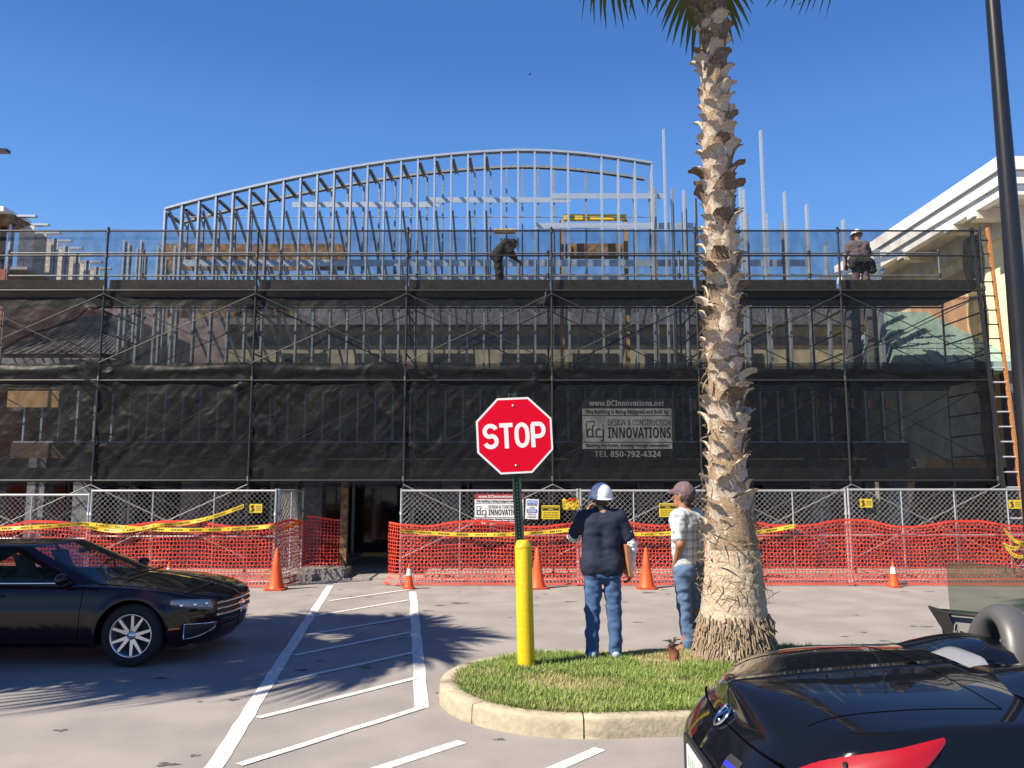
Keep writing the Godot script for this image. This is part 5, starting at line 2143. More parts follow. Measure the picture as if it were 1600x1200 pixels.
func build_convertible():
	var t := thing("convertible_car", "glossy black open roadster seen from its tail at the lower right", "car", Vector3(3.02, 0, -3.95))
	var sh := CarShell.new()
	sh.arches = [[-1.28, 0.35, 0.32], [1.37, 0.35, 0.32]]
	sh.setup([Vector2(-2.15, 0), Vector2(-2.13, 0.36), Vector2(-2.06, 0.62), Vector2(-1.9, 0.79), Vector2(-1.62, 0.875), Vector2(-1.2, 0.905), Vector2(-0.5, 0.885), Vector2(0.4, 0.88), Vector2(1.2, 0.9), Vector2(1.7, 0.84), Vector2(2.0, 0.66), Vector2(2.12, 0.38), Vector2(2.15, 0)])
	var te := [[-2.15, 0.825], [-2.0, 0.865], [-1.75, 0.92], [-1.35, 0.97], [-0.9, 0.975], [-0.3, 0.945], [0.5, 0.9], [1.3, 0.87], [1.8, 0.75], [2.15, 0.6]]
	var ce := [[-2.15, 0.86], [-2.08, 0.93], [-1.95, 0.975], [-1.6, 1.01], [-1.1, 1.045], [-0.75, 1.06], [0.6, 1.0], [1.3, 0.9], [1.8, 0.78], [2.15, 0.62]]
	sh.top_edge = func(x: float) -> float: return curve_at(te, x)
	sh.centre = func(x: float) -> float: return curve_at(ce, x)
	var prof := [[0.18, 0.08], [0.3, 0.02], [0.45, 0.0], [0.6, 0.0], [0.75, 0.02], [0.85, 0.05], [0.95, 0.1], [1.05, 0.16]]
	sh.inset = func(x: float, y: float) -> float:
		var base := curve_at(prof, y)
		# tail leans forward towards the deck lip
		base += smoothstep(-1.55, -2.1, x) * 0.9 * pow(maxf(y - 0.6, 0.0), 1.35)
		return base
	sh.sill = 0.2
	var s := begin()
	var pit := func(p: Vector3) -> bool: return p.x > -0.72 and p.x < 0.95 and absf(p.z) < 0.7
	car_skin(sh, pit, s)
	obj("body", s, M.zcar, t)
	var deck := func(x: float, z: float) -> Vector3:
		# point on the top skin
		var ss := sh.s_of_x(x)
		var e := sh.wall(ss, sh.top_edge.call(x))
		var r := clampf(1.0 - absf(z) / maxf(e.z, 0.01), 0.0, 1.0)
		var yc: float = sh.centre.call(e.x)
		return Vector3(e.x, e.y + (yc - e.y) * (1.0 - pow(1.0 - r, 2.1)), z)
	s = begin(true)
	bbox(s, Vector3(-1.9, 0.16, -0.7), Vector3(1.95, 0.24, 0.7))
	bbox(s, Vector3(-0.9, 0.24, -0.8), Vector3(0.98, 0.42, 0.8))
	bbox(s, Vector3(-2.0, 0.24, -0.55), Vector3(-0.9, 0.7, 0.55))
	obj("chassis", s, M.dark_plastic, t)
	for a in [-1.28, 1.37]:
		for side in [1.0, -1.0]:
			wheel(t, Vector3(a, 0.32, side * 0.76), 0.32, 0.24, side, 6, 0.23)
	# boot lid shut lines
	var gap := func(pts: Array, r := 0.0028):
		var g := begin()
		var ps := []
		for p in pts: ps.append(deck.call(p.x, p.y) + Vector3(0, 0.0, 0))
		tube(g, ps, r, 5)
		obj("panel_gap", g, M.gap, t)
	var across := []
	for k in 25:
		var z := lerpf(-0.62, 0.62, k / 24.0)
		across.append(Vector2(-1.07 + 0.05 * z * z, z))
	gap.call(across)
	for side in [1.0, -1.0]:
		var p := []
		for k in 15:
			var f := k / 14.0
			p.append(Vector2(lerpf(-1.05, -1.9, f), (0.62 - 0.08 * f) * side))
		gap.call(p)
	var wide := []
	for k in 25:
		var z := lerpf(-0.78, 0.78, k / 24.0)
		wide.append(Vector2(-0.74, z))
	gap.call(wide, 0.004)
	# lip along the rear edge of the boot
	s = begin()
	var lp := []
	for k in 25:
		var z := lerpf(-0.62, 0.62, k / 24.0)
		var v := sh.wall(sh.s_of_z_rear(absf(z)), 0.79, 0.0)
		lp.append(Vector3(v.x + 0.005, 0.79, z))
	tube(s, lp, 0.006, 5)
	obj("tail_gap", s, M.gap, t)
	# lamps
	for side in [1.0, -1.0]:
		var a := sh.s_of_z_rear(0.66)
		var b := sh.s_of_x(-1.38)
		var lamp := obj("tail_light", wall_patch(sh, a, b, func(f: float) -> float: return lerpf(0.54, 0.94, pow(f, 1.7)), func(f: float) -> float: return lerpf(0.73, 0.955, pow(f, 0.6)), side, 0.016, 30, 8), M.lamp_red, t)
		s = begin()
		var mid := lerpf(a, b, 0.45)
		var dv := []
		for k in 6:
			var v := sh.wall(mid, lerpf(0.7, 0.85, k / 5.0), 0.017)
			dv.append(Vector3(v.x, v.y, v.z * side))
		tube(s, dv, 0.009, 5)
		obj("lamp_divider", s, M.dark_plastic, lamp)
	# number plate in its dark recess, and a bumper sticker
	s = begin(true)
	box(s, Vector3(-2.145, 0.56, 0), Vector3(0.02, 0.2, 0.5))
	obj("plate_recess", s, M.dark_plastic, t)
	s = begin(true)
	box(s, Vector3(-2.159, 0.56, 0.0), Vector3(0.006, 0.15, 0.305))
	var pl := obj("number_plate", s, M.sign_white, t)
	s = begin(true)
	for k in 6:
		box(s, Vector3(-2.1632, 0.57, -0.11 + k * 0.044), Vector3(0.002, 0.06, 0.024))
	obj("plate_characters", s, M.green_roof, pl)
	obj("sticker", wall_patch(sh, sh.s_of_z_rear(0.27), sh.s_of_z_rear(0.44), func(_f: float) -> float: return 0.64, func(_f: float) -> float: return 0.75, 1.0, 0.004, 6, 3), M.ink, t)
	obj("blue_stripe", wall_patch(sh, sh.s_of_z_rear(0.275), sh.s_of_z_rear(0.435), func(_f: float) -> float: return 0.68, func(_f: float) -> float: return 0.715, 1.0, 0.007, 6, 3), M.sticker_blue, t)
	# chrome emblem on the tail of the boot lid: oval ring with a slanted bar
	var ev: Vector3 = sh.wall(0.02, 0.81, 0.0)
	ev.z = 0.0
	var en := Vector3(-0.75, 0.66, 0).normalized()
	var ex := Vector3(0, 0, 1)
	var ey := en.cross(ex).normalized()
	if ey.y < 0: ey = -ey
	s = begin()
	var ring := []
	for k in 29:
		var an := TAU * k / 28.0
		ring.append(ev + en * 0.012 + ex * cos(an) * 0.05 + ey * sin(an) * 0.062)
	tube(s, ring, 0.0085, 7, false)
	var em := obj("emblem", s, M.chrome, t)
	s = begin()
	tube(s, [ev + en * 0.014 + ex * -0.032 + ey * 0.035, ev + en * 0.016 + ex * 0.03 + ey * 0.035, ev + en * 0.016 - ex * 0.03 - ey * 0.035, ev + en * 0.014 + ex * 0.034 - ey * 0.035], 0.0075, 6)
	obj("emblem_bar", s, M.chrome, em)
	# clear high-level lamp at the front of the boot lid
	s = begin()
	var rows := []
	for i in 13:
		var z := lerpf(-0.17, 0.17, i / 12.0)
		var row := PackedVector3Array()
		for k in 6:
			var f := k / 5.0
			var v: Vector3 = deck.call(-0.92 + 0.09 * f, z)
			row.append(v + Vector3(0, 0.012 + 0.035 * sin(f * PI * 0.6) * sqrt(maxf(0.0, 1 - pow(absf(z) / 0.172, 6))), 0))
		rows.append(row)
	grid(s, rows)
	obj("high_brake_lamp", s, M.lamp_clear, t)
	# cover behind the seats with two pointed headrest fairings
	for zc in [-0.36, 0.36]:
		s = begin()
		rows = []
		for i in 19:
			var f := i / 18.0
			var row := PackedVector3Array()
			var w := 0.3 * (1.0 - pow(absf(f * 1.15 - 0.45), 2.2) * 1.6)
			w = maxf(w, 0.012)
			var hh := 0.115 * sin(clampf(f * 1.08, 0.0, 1.0) * PI * 0.62 + 0.02) * (1.0 - pow(f, 6))
			for k in 13:
				var u := -1.0 + 2.0 * k / 12.0
				var x := lerpf(-0.92, -0.36, f)
				row.append(Vector3(x, lerpf(1.03, 1.0, f) + hh * sqrt(maxf(0.0, 1.0 - u * u)), zc + u * w))
			rows.append(row)
		grid(s, rows)
		obj("headrest_fairing", s, M.zcar, t)
		# padded roll hoop
		s = begin()
		var hp := []
		for k in 19:
			var an := PI * k / 18.0
			hp.append(Vector3(-0.48 + 0.05 * sin(an), 0.86 + 0.36 * pow(sin(an), 0.8), zc - 0.185 * cos(an)))
		var fr := []
		for i in hp.size():
			var d: Vector3 = hp[mini(i + 1, 18)] - hp[maxi(i - 1, 0)]
			d = d.normalized()
			var nx := Vector3(1, 0, 0)
			var ny := d.cross(nx).normalized()
			var row := PackedVector3Array()
			for k in 13:
				var an := TAU * (k % 12) / 12.0
				row.append(hp[i] + nx * cos(an) * 0.085 + ny * sin(an) * 0.055)
			fr.append(row)
		grid(s, fr)
		obj("roll_hoop", s, M.pad_grey, t)
		# seat
		s = begin()
		rows = []
		for i in 10:
			var f := i / 9.0
			var w := 0.23 if f < 0.75 else 0.14
			var y := 0.4 + 0.72 * f
			var bx := 0.05 - 0.3 * f
			rows.append(PackedVector3Array([Vector3(bx, y, zc - w), Vector3(bx + 0.09, y, zc - w * 0.75), Vector3(bx + 0.09, y, zc + w * 0.75), Vector3(bx, y, zc + w), Vector3(bx - 0.08, y, zc), Vector3(bx, y, zc - w)]))
		grid(s, rows)
		obj("seat", s, M.seat, t)
	s = begin(true)
	bbox(s, Vector3(-0.72, 0.43, -0.7), Vector3(0.95, 0.46, 0.7))
	bbox(s, Vector3(-0.74, 0.46, -0.7), Vector3(-0.7, 0.98, 0.7))
	bbox(s, Vector3(0.85, 0.46, -0.7), Vector3(1.2, 0.93, 0.7))
	obj("cabin_tub", s, M.seat, t)
	# screen frame and glass, out of the picture to the right
	s = begin()
	tube(s, [Vector3(1.05, 0.95, 0.72), Vector3(0.5, 1.28, 0.56), Vector3(0.45, 1.31, 0), Vector3(0.5, 1.28, -0.56), Vector3(1.05, 0.95, -0.72)], 0.025, 8)
	obj("screen_frame", s, M.zcar, t)
	s = begin()
	grid(s, [PackedVector3Array([Vector3(1.05, 0.95, 0.7), Vector3(0.5, 1.27, 0.55)]), PackedVector3Array([Vector3(1.15, 0.96, 0), Vector3(0.46, 1.3, 0)]), PackedVector3Array([Vector3(1.05, 0.95, -0.7), Vector3(0.5, 1.27, -0.55)])])
	obj("windscreen", s, M.glass, t)
	# far door swung open, seen from inside, its window up
	var hinge := Vector3(0.8, 0, -0.88)
	var dd := Vector3(-cos(deg_to_rad(33.0)), 0, -sin(deg_to_rad(33.0)))
	var dn := Vector3(-dd.z, 0, dd.x)
	if dn.z < 0: dn = -dn
	var P := func(u: float, y: float, o := 0.0) -> Vector3: return hinge + dd * u + Vector3(0, y, 0) + dn * o
	var L := 1.12
	s = begin()
	rows = []
	for i in 15:
		var f := i / 14.0
		var row := PackedVector3Array()
		for k in 11:
			var v := k / 10.0
			var edge := L - 0.2 * (1.0 - v) * (1.0 - v)
			row.append(P.call(edge * f, lerpf(0.34, 1.03 + 0.02 * f, v), 0.05 + 0.05 * sin(v * PI * 1.2) * sin(clampf(f * 3.0, 0, 1) * PI / 2)))
		rows.append(row)
	grid(s, rows)
	var door := obj("open_door", s, M.door_trim, t)
	s = begin()
	rows = []
	for i in 12:
		var f := i / 11.0
		var row := PackedVector3Array()
		for k in 9:
			var v := k / 8.0
			row.append(P.call((L + 0.04 - 0.22 * (1.0 - v) * (1.0 - v)) * f, lerpf(0.3, 1.05 + 0.02 * f, v), -0.04 - 0.05 * sin(v * 2.6)))
		rows.append(row)
	grid(s, rows)
	obj("outer_skin", s, M.zcar, door)
	s = begin(true)
	var e0: Vector3 = P.call(L + 0.1, 1.085, 0.0)
	var e1: Vector3 = P.call(L - 0.03, 1.06, 0.1)
	var e2: Vector3 = P.call(L - 0.13, 0.7, 0.1)
	tri(s, e0, e1, e2)
	tri(s, e0 + dn * -0.06, e1 + dn * -0.12, e2 + dn * -0.12)
	quad(s, e0, e0 + dn * -0.06, e2 + dn * -0.12, e2)
	quad(s, e0, e0 + dn * -0.06, e1 + dn * -0.12, e1)
	var edge2 := obj("latch_face", s, M.dark_plastic, door)
	s = begin()
	tube(s, [P.call(L - 0.07, 1.0, 0.1), P.call(L - 0.06, 0.95, 0.11), P.call(L - 0.09, 0.9, 0.11)], 0.013, 6)
	obj("latch", s, M.chrome, edge2)
	s = begin()
	rows = []
	for i in 15:
		var f := i / 14.0
		var u := lerpf(0.1, L - 0.03, f)
		var top := 1.4 - 0.16 * pow(1.0 - f, 2.0) - 0.02 * pow(f, 30)
		rows.append(PackedVector3Array([P.call(u, 1.0, 0.0), P.call(u, lerpf(1.0, top, 0.5), 0.03), P.call(u, top, 0.07)]))
	grid(s, rows)
	obj("door_window", s, M.glass_green, door)
	s = begin()
	tube(s, [P.call(0.05, 1.045, 0.06), P.call(L * 0.5, 1.055, 0.07), P.call(L, 1.065, 0.07)], 0.014, 6)
	obj("window_seal", s, M.dark_plastic, door)

# ------------------------------------------------------------------ people
func blob(s: SurfaceTool, bones: Array, cell: float, k := 0.03, wrinkle := 0.0, sd := 1, wf := 9.0):
	# bones: [a, b, ra, rb, squash z]; smooth union of tapered capsules meshed as surface nets
	var lo := Vector3.ONE * 1e6
	var hi := -lo
	for b in bones:
		var r: float = maxf(b[2], b[3]) + k + cell * 2 + wrinkle
		lo = lo.min(b[0] - Vector3.ONE * r).min(b[1] - Vector3.ONE * r)
		hi = hi.max(b[0] + Vector3.ONE * r).max(b[1] + Vector3.ONE * r)
	var nx := int((hi.x - lo.x) / cell) + 2
	var ny := int((hi.y - lo.y) / cell) + 2
	var nz := int((hi.z - lo.z) / cell) + 2
	var f := PackedFloat32Array()
	f.resize(nx * ny * nz)
	f.fill(1.0)
	for b in bones:
		var a: Vector3 = b[0]
		var c: Vector3 = b[1]
		var ra: float = b[2]
		var rb: float = b[3]
		var sq: float = b[4] if b.size() > 4 else 1.0
		var r := maxf(ra, rb) + k + cell * 2
		var p0 := ((a.min(c) - Vector3.ONE * r - lo) / cell).floor()
		var p1 := ((a.max(c) + Vector3.ONE * r - lo) / cell).ceil()
		var ab := c - a
		ab.z *= sq
		var l2 := maxf(ab.length_squared(), 1e-9)
		for z in range(maxi(int(p0.z), 0), mini(int(p1.z), nz - 1) + 1):
			for y in range(maxi(int(p0.y), 0), mini(int(p1.y), ny - 1) + 1):
				var base := (z * ny + y) * nx
				for x in range(maxi(int(p0.x), 0), mini(int(p1.x), nx - 1) + 1):
					var p := lo + Vector3(x, y, z) * cell - a
					p.z *= sq
					var t := clampf(p.dot(ab) / l2, 0.0, 1.0)
					var d := (p - ab * t).length() - lerpf(ra, rb, t)
					var i := base + x
					var e := f[i]
					var h := maxf(k - absf(e - d), 0.0) / k
					f[i] = minf(e, d) - h * h * k * 0.25
	if wrinkle > 0.0:
		var n := FastNoiseLite.new()
		n.seed = sd
		n.frequency = wf
		n.fractal_octaves = 2
		for z in nz:
			for y in ny:
				for x in nx:
					var i := (z * ny + y) * nx + x
					if absf(f[i]) < 0.05:
						var p := lo + Vector3(x, y, z) * cell
						f[i] += wrinkle * n.get_noise_3d(p.x + p.y * 0.35, p.y * 1.5, p.z - p.y * 0.3)
	var idx := {}
	var vs := PackedVector3Array()
	var off := [0, 1, nx, nx + 1, nx * ny, nx * ny + 1, nx * ny + nx, nx * ny + nx + 1]
	var edges := [[0, 1], [2, 3], [4, 5], [6, 7], [0, 2], [1, 3], [4, 6], [5, 7], [0, 4], [1, 5], [2, 6], [3, 7]]
	var cor := [Vector3(0, 0, 0), Vector3(1, 0, 0), Vector3(0, 1, 0), Vector3(1, 1, 0), Vector3(0, 0, 1), Vector3(1, 0, 1), Vector3(0, 1, 1), Vector3(1, 1, 1)]
	for z in nz - 1:
		for y in ny - 1:
			for x in nx - 1:
				var i := (z * ny + y) * nx + x
				var v0 := f[i]
				if v0 > cell * 3.0 or v0 < -cell * 3.0:
					continue
				var neg := 0
				for q in 8:
					if f[i + off[q]] < 0.0:
						neg += 1
				if neg == 0 or neg == 8:
					continue
				var acc := Vector3.ZERO
				var cnt := 0
				for e in edges:
					var fa := f[i + off[e[0]]]
					var fb := f[i + off[e[1]]]
					if (fa < 0.0) != (fb < 0.0):
						acc += cor[e[0]].lerp(cor[e[1]], fa / (fa - fb))
						cnt += 1
				idx[i] = vs.size()
				vs.append(lo + (Vector3(x, y, z) + acc / cnt) * cell)
	for i in idx:
		var v0 := f[i]
		for ax in 3:
			var d: int = [1, nx, nx * ny][ax]
			var v1 := f[i + d]
			if (v0 < 0.0) == (v1 < 0.0):
				continue
			var du: int = [nx, nx * ny, 1][ax]
			var dv: int = [nx * ny, 1, nx][ax]
			if idx.has(i - du) and idx.has(i - dv) and idx.has(i - du - dv):
				var A := vs[idx[i]]
				var B := vs[idx[i - du]]
				var C := vs[idx[i - du - dv]]
				var D := vs[idx[i - dv]]
				if v0 < 0.0:
					quad(s, A, D, C, B)
				else:
					quad(s, A, B, C, D)

func hand_bones(w: Vector3, d: Vector3, palm: Vector3, thumb_side: Vector3, curl: float) -> Array:
	# wrist, pointing direction, palm facing, side on which the thumb leaves
	var b := []
	d = d.normalized()
	palm = (palm - d * palm.dot(d)).normalized()
	thumb_side = (thumb_side - d * thumb_side.dot(d) - palm * thumb_side.dot(palm)).normalized()
	var lens := [0.072, 0.08, 0.074, 0.058]
	for k in 4:
		var off := thumb_side * (0.03 - 0.02 * k)
		var kn := w + d * 0.085 + off
		b.append([w + off * 0.6 + d * 0.01, kn, 0.017, 0.013])
		var dir := d
		var p := kn
		for j in 3:
			dir = (dir * cos(curl) + palm * sin(curl)).normalized()
			var q: Vector3 = p + dir * lens[k] * [0.45, 0.32, 0.25][j]
			b.append([p, q, 0.0095 - 0.001 * j, 0.0085 - 0.001 * j])
			p = q
	var t0 := w + d * 0.025 + thumb_side * 0.028
	var t1 := t0 + d * 0.03 + thumb_side * 0.026 + palm * 0.012
	var t2 := t1 + d * 0.032 + thumb_side * 0.006 + palm * 0.014
	b.append([t0, t1, 0.014, 0.011])
	b.append([t1, t2, 0.011, 0.0085])
	return b

func head_bones(c: Vector3, face: Vector3) -> Array:
	# c: middle of the head; face: direction of the nose
	face = face.normalized()
	var side := face.cross(Vector3.UP).normalized()
	var up := side.cross(face).normalized()
	return [
		[c + up * 0.035 - face * 0.022, c + up * 0.03 + face * 0.02, 0.083, 0.079],
		[c - up * 0.01 + face * 0.03, c - up * 0.07 + face * 0.045, 0.062, 0.045],
		[c - up * 0.06 + face * 0.04, c - up * 0.09 + face * 0.06, 0.042, 0.03],
		[c + up * 0.018 + face * 0.09, c - up * 0.022 + face * 0.112, 0.009, 0.014],
		[c + up * 0.03 + face * 0.083 + side * 0.03, c + up * 0.03 + face * 0.083 - side * 0.03, 0.013, 0.013],
		[c - up * 0.05 + face * 0.088 + side * 0.016, c - up * 0.05 + face * 0.088 - side * 0.016, 0.008, 0.008],
		[c + up * 0.02 - face * 0.004 + side * 0.083, c - up * 0.025 + face * 0.002 + side * 0.08, 0.017, 0.011],
		[c + up * 0.02 - face * 0.004 - side * 0.083, c - up * 0.025 + face * 0.002 - side * 0.08, 0.017, 0.011],
		[c - up * 0.06 - face * 0.02, c - up * 0.15 - face * 0.025, 0.056, 0.058],
	]

func hard_hat(parent: Node, c: Vector3, face: Vector3, m: Material):
	face = face.normalized()
	var side := face.cross(Vector3.UP).normalized()
	var up := side.cross(face).normalized()
	var s := begin()
	var rows := []
	for i in 12:
		var f := i / 11.0
		var a := f * PI / 2
		var row := PackedVector3Array()
		for k in 37:
			var an := TAU * (k % 36) / 36.0
			var rx := 0.118 * cos(a)
			var rz := 0.14 * cos(a)
			var ridge := 0.007 * exp(-pow(sin(an) * rx / 0.018, 2.0)) * sin(minf(a * 2.0, PI))
			row.append(c + side * sin(an) * rx + face * cos(an) * rz + up * (0.015 + 0.135 * sin(a) + ridge))
		rows.append(row)
	grid(s, rows)
	var hat := obj("hard_hat", s, m, parent)
	s = begin()
	rows = []
	for i in 5:
		var f := i / 4.0
		var row := PackedVector3Array()
		for k in 37:
			var an := TAU * (k % 36) / 36.0
			var peak := 0.018 + 0.045 * pow(maxf(cos(an), 0.0), 2.0)
			row.append(c + side * sin(an) * (0.117 + 0.02 * f) + face * cos(an) * (0.139 + peak * f) + up * (0.017 - 0.012 * f - 0.008 * f * maxf(cos(an), 0.0)))
		rows.append(row)
	grid(s, rows)
	obj("brim", s, m, hat)

func build_people():
	# man in a hard hat, back to us, one hand raised to his face, folder under the right arm
	var t := thing("person", "person in white hard hat, navy tee over white sleeves and jeans holding a folder", "person", Vector3(0.93, 0.155, -8.36), 0.0, "people watching the site")
	var face := Vector3(-0.18, 0.22, -1)
	var hc := Vector3(0.0, 1.615, -0.03)
	var sk := begin()
	var elbow_l := Vector3(-0.285, 1.2, -0.15)
	var wrist_l := Vector3(-0.125, 1.4, -0.24)
	var elbow_r := Vector3(0.3, 1.13, 0.02)
	var wrist_r := Vector3(0.3, 0.87, -0.04)
	blob(sk, [[Vector3(0, 1.0, 0), Vector3(0, 1.4, 0), 0.1, 0.11, 1.2], [Vector3(0, 1.38, 0), Vector3(0, 1.52, -0.02), 0.062, 0.058], [Vector3(-0.18, 1.4, 0), elbow_l, 0.05, 0.042], [elbow_l, wrist_l, 0.042, 0.029], [Vector3(0.18, 1.4, 0), elbow_r, 0.05, 0.042], [elbow_r, wrist_r, 0.042, 0.029], [Vector3(-0.09, 0.95, 0), Vector3(-0.11, 0.1, 0), 0.07, 0.04], [Vector3(0.09, 0.95, 0), Vector3(0.12, 0.1, 0), 0.07, 0.04], [Vector3(-0.18, 1.4, 0), Vector3(0.18, 1.4, 0), 0.05, 0.05]], 0.016)
	blob(sk, head_bones(hc, face), 0.007, 0.018)
	blob(sk, hand_bones(wrist_l, Vector3(0.25, 1, -0.05), Vector3(0.4, 0, 0.3), Vector3(0.6, 0, 0.5), 0.35), 0.0045, 0.008)
	blob(sk, hand_bones(wrist_r, Vector3(-0.1, -1, -0.1), Vector3(-1, 0, 0), Vector3(0, 0, -1), 0.5), 0.0045, 0.008)
	obj("body", sk, M.skin, t)
	var s := begin()
	blob(s, [[Vector3(-0.1, 1.36, 0.0), Vector3(0.1, 1.36, 0.0), 0.125, 0.125, 1.05], [Vector3(-0.165, 1.405, 0), Vector3(0.165, 1.405, 0), 0.075, 0.075], [Vector3(-0.085, 1.3, 0), Vector3(-0.075, 0.92, 0.0), 0.13, 0.125, 1.0], [Vector3(0.085, 1.3, 0), Vector3(0.075, 0.92, 0.0), 0.13, 0.125, 1.0], [Vector3(-0.085, 0.96, 0.005), Vector3(0.085, 0.96, 0.005), 0.134, 0.134], [Vector3(-0.09, 0.9, 0.01), Vector3(0.09, 0.9, 0.01), 0.132, 0.132], [Vector3(-0.19, 1.4, 0), Vector3(-0.265, 1.25, -0.11), 0.078, 0.07], [Vector3(0.19, 1.4, 0), Vector3(0.265, 1.2, 0.015), 0.078, 0.072], [Vector3(0, 1.42, -0.01), Vector3(0, 1.48, -0.015), 0.075, 0.065]], 0.012, 0.04, 0.012, 7, 5.0)
	obj("shirt", s, M.navy, t)
	s = begin()
	blob(s, [[Vector3(0.255, 1.24, 0.015), elbow_r, 0.062, 0.056], [elbow_r, wrist_r + Vector3(0, 0.015, 0), 0.056, 0.042]], 0.009, 0.02, 0.02, 3, 12.0)
	obj("sleeve", s, M.white_cloth, t)
	s = begin()
	blob(s, [[Vector3(-0.255, 1.27, -0.1), elbow_l, 0.06, 0.058], [elbow_l, wrist_l + (elbow_l - wrist_l).normalized() * 0.02, 0.056, 0.042]], 0.009, 0.02, 0.02, 4, 12.0)
	obj("sleeve", s, M.white_cloth, t)
	s = begin()
	blob(s, [[Vector3(-0.08, 0.92, 0), Vector3(0.08, 0.92, 0), 0.1, 0.1], [Vector3(-0.085, 0.85, 0.012), Vector3(0.085, 0.85, 0.012), 0.11, 0.11], [Vector3(-0.09, 0.84, 0), Vector3(-0.105, 0.48, -0.005), 0.1, 0.077], [Vector3(-0.105, 0.48, -0.005), Vector3(-0.115, 0.06, 0.01), 0.077, 0.067], [Vector3(0.09, 0.84, 0), Vector3(0.115, 0.48, 0), 0.1, 0.077], [Vector3(0.115, 0.48, 0), Vector3(0.125, 0.06, 0.015), 0.077, 0.067]], 0.012, 0.022, 0.016, 5, 6.0)
	var jn := obj("jeans", s, M.jeans, t)
	for e in [-1, 1]:
		s = begin()
		blob(s, [[Vector3(0.12 * e, 0.04, 0.05), Vector3(0.14 * e, 0.035, -0.14), 0.045, 0.04]], 0.01, 0.01)
		obj("shoe", s, M.sneaker, t)
	s = begin()
	blob(s, [[hc + Vector3(0, 0.02, 0.035), hc + Vector3(0, -0.045, 0.045), 0.078, 0.058]], 0.01, 0.01, 0.012, 9, 40.0)
	obj("hair", s, M.hair, t)
	hard_hat(t, hc + Vector3(0, 0.0, 0), face, M.hat_white)
	var fo := thing("folder", "brown folder tucked under the right arm of the person in the hard hat", "folder", Vector3(1.175, 0.98, -8.36))
	fo.rotation_degrees = Vector3(4, 12, 7)
	s = begin(true)
	for k in 3:
		box(s, Vector3(0.013 * k, 0.16 - 0.004 * k, 0), Vector3(0.008, 0.32, 0.24))
	obj("cover", s, M.folder, fo)
	s = begin(true)
	for k in 2:
		box(s, Vector3(0.0065 + 0.013 * k, 0.155, 0.002), Vector3(0.0045, 0.3, 0.232))
	obj("paper", s, M.foam, fo)

	# man in a cap, face in profile to the left, hand on hip, partly behind the palm
	t = thing("person", "person in mauve cap, plaid short-sleeved shirt and faded jeans beside the palm", "person", Vector3(1.865, 0.155, -8.62), 0.66, "people watching the site")
	face = Vector3(-0.3, 0.14, -1.0)
	hc = Vector3(-0.02, 1.61, -0.02)
	var el := Vector3(-0.215, 1.13, 0.09)
	var wl := Vector3(-0.15, 0.93, -0.03)
	sk = begin()
	blob(sk, [[Vector3(0, 1.0, 0), Vector3(0, 1.4, 0), 0.1, 0.11, 1.2], [Vector3(0, 1.38, 0), Vector3(0, 1.52, -0.02), 0.06, 0.056], [Vector3(-0.15, 1.4, 0.02), el, 0.052, 0.043], [el, wl, 0.043, 0.03], [Vector3(0.16, 1.4, -0.02), Vector3(0.22, 1.14, -0.04), 0.05, 0.042], [Vector3(0.22, 1.14, -0.04), Vector3(0.2, 0.9, -0.12), 0.042, 0.029], [Vector3(-0.08, 0.95, 0), Vector3(-0.06, 0.1, 0), 0.07, 0.04], [Vector3(0.09, 0.95, 0), Vector3(0.1, 0.1, 0), 0.07, 0.04], [Vector3(-0.16, 1.4, 0), Vector3(0.16, 1.4, 0), 0.05, 0.05]], 0.016)
	blob(sk, head_bones(hc, face), 0.007, 0.018)
	blob(sk, hand_bones(wl, Vector3(0.1, -1, -0.25), Vector3(1, 0, 0), Vector3(0, 0.2, -1), 0.3), 0.0045, 0.008)
	blob(sk, hand_bones(Vector3(0.2, 0.9, -0.12), Vector3(-0.1, -1, -0.2), Vector3(-1, 0, 0), Vector3(0, 0, -1), 0.4), 0.0045, 0.008)
	obj("body", sk, M.skin_tan, t)
	s = begin()
	blob(s, [[Vector3(-0.08, 1.36, 0.0), Vector3(0.09, 1.36, 0.0), 0.125, 0.125], [Vector3(-0.14, 1.4, 0.015), Vector3(0.15, 1.4, -0.01), 0.078, 0.078], [Vector3(-0.06, 1.3, 0), Vector3(-0.05, 0.88, 0.0), 0.128, 0.122], [Vector3(0.075, 1.3, 0), Vector3(0.065, 0.88, 0.0), 0.128, 0.122], [Vector3(-0.16, 1.4, 0.02), Vector3(-0.205, 1.2, 0.06), 0.08, 0.076], [Vector3(0.17, 1.4, -0.01), Vector3(0.215, 1.2, -0.03), 0.08, 0.076], [Vector3(0, 1.42, -0.01), Vector3(0, 1.48, -0.015), 0.074, 0.066]], 0.012, 0.04, 0.014, 17, 6.0)
	obj("shirt", s, M.plaid, t)
	s = begin()
	blob(s, [[Vector3(-0.06, 0.9, 0), Vector3(0.08, 0.9, 0), 0.113, 0.113], [Vector3(-0.07, 0.84, 0.015), Vector3(0.085, 0.84, 0.015), 0.115, 0.115], [Vector3(-0.075, 0.82, 0), Vector3(-0.055, 0.48, -0.01), 0.1, 0.078], [Vector3(-0.055, 0.48, -0.01), Vector3(-0.03, 0.07, 0.02), 0.078, 0.068], [Vector3(0.09, 0.82, 0), Vector3(0.1, 0.48, -0.03), 0.1, 0.078], [Vector3(0.1, 0.48, -0.03), Vector3(0.12, 0.07, -0.02), 0.078, 0.068]], 0.012, 0.022, 0.018, 15, 6.0)
	obj("jeans", s, M.jeans_light, t)
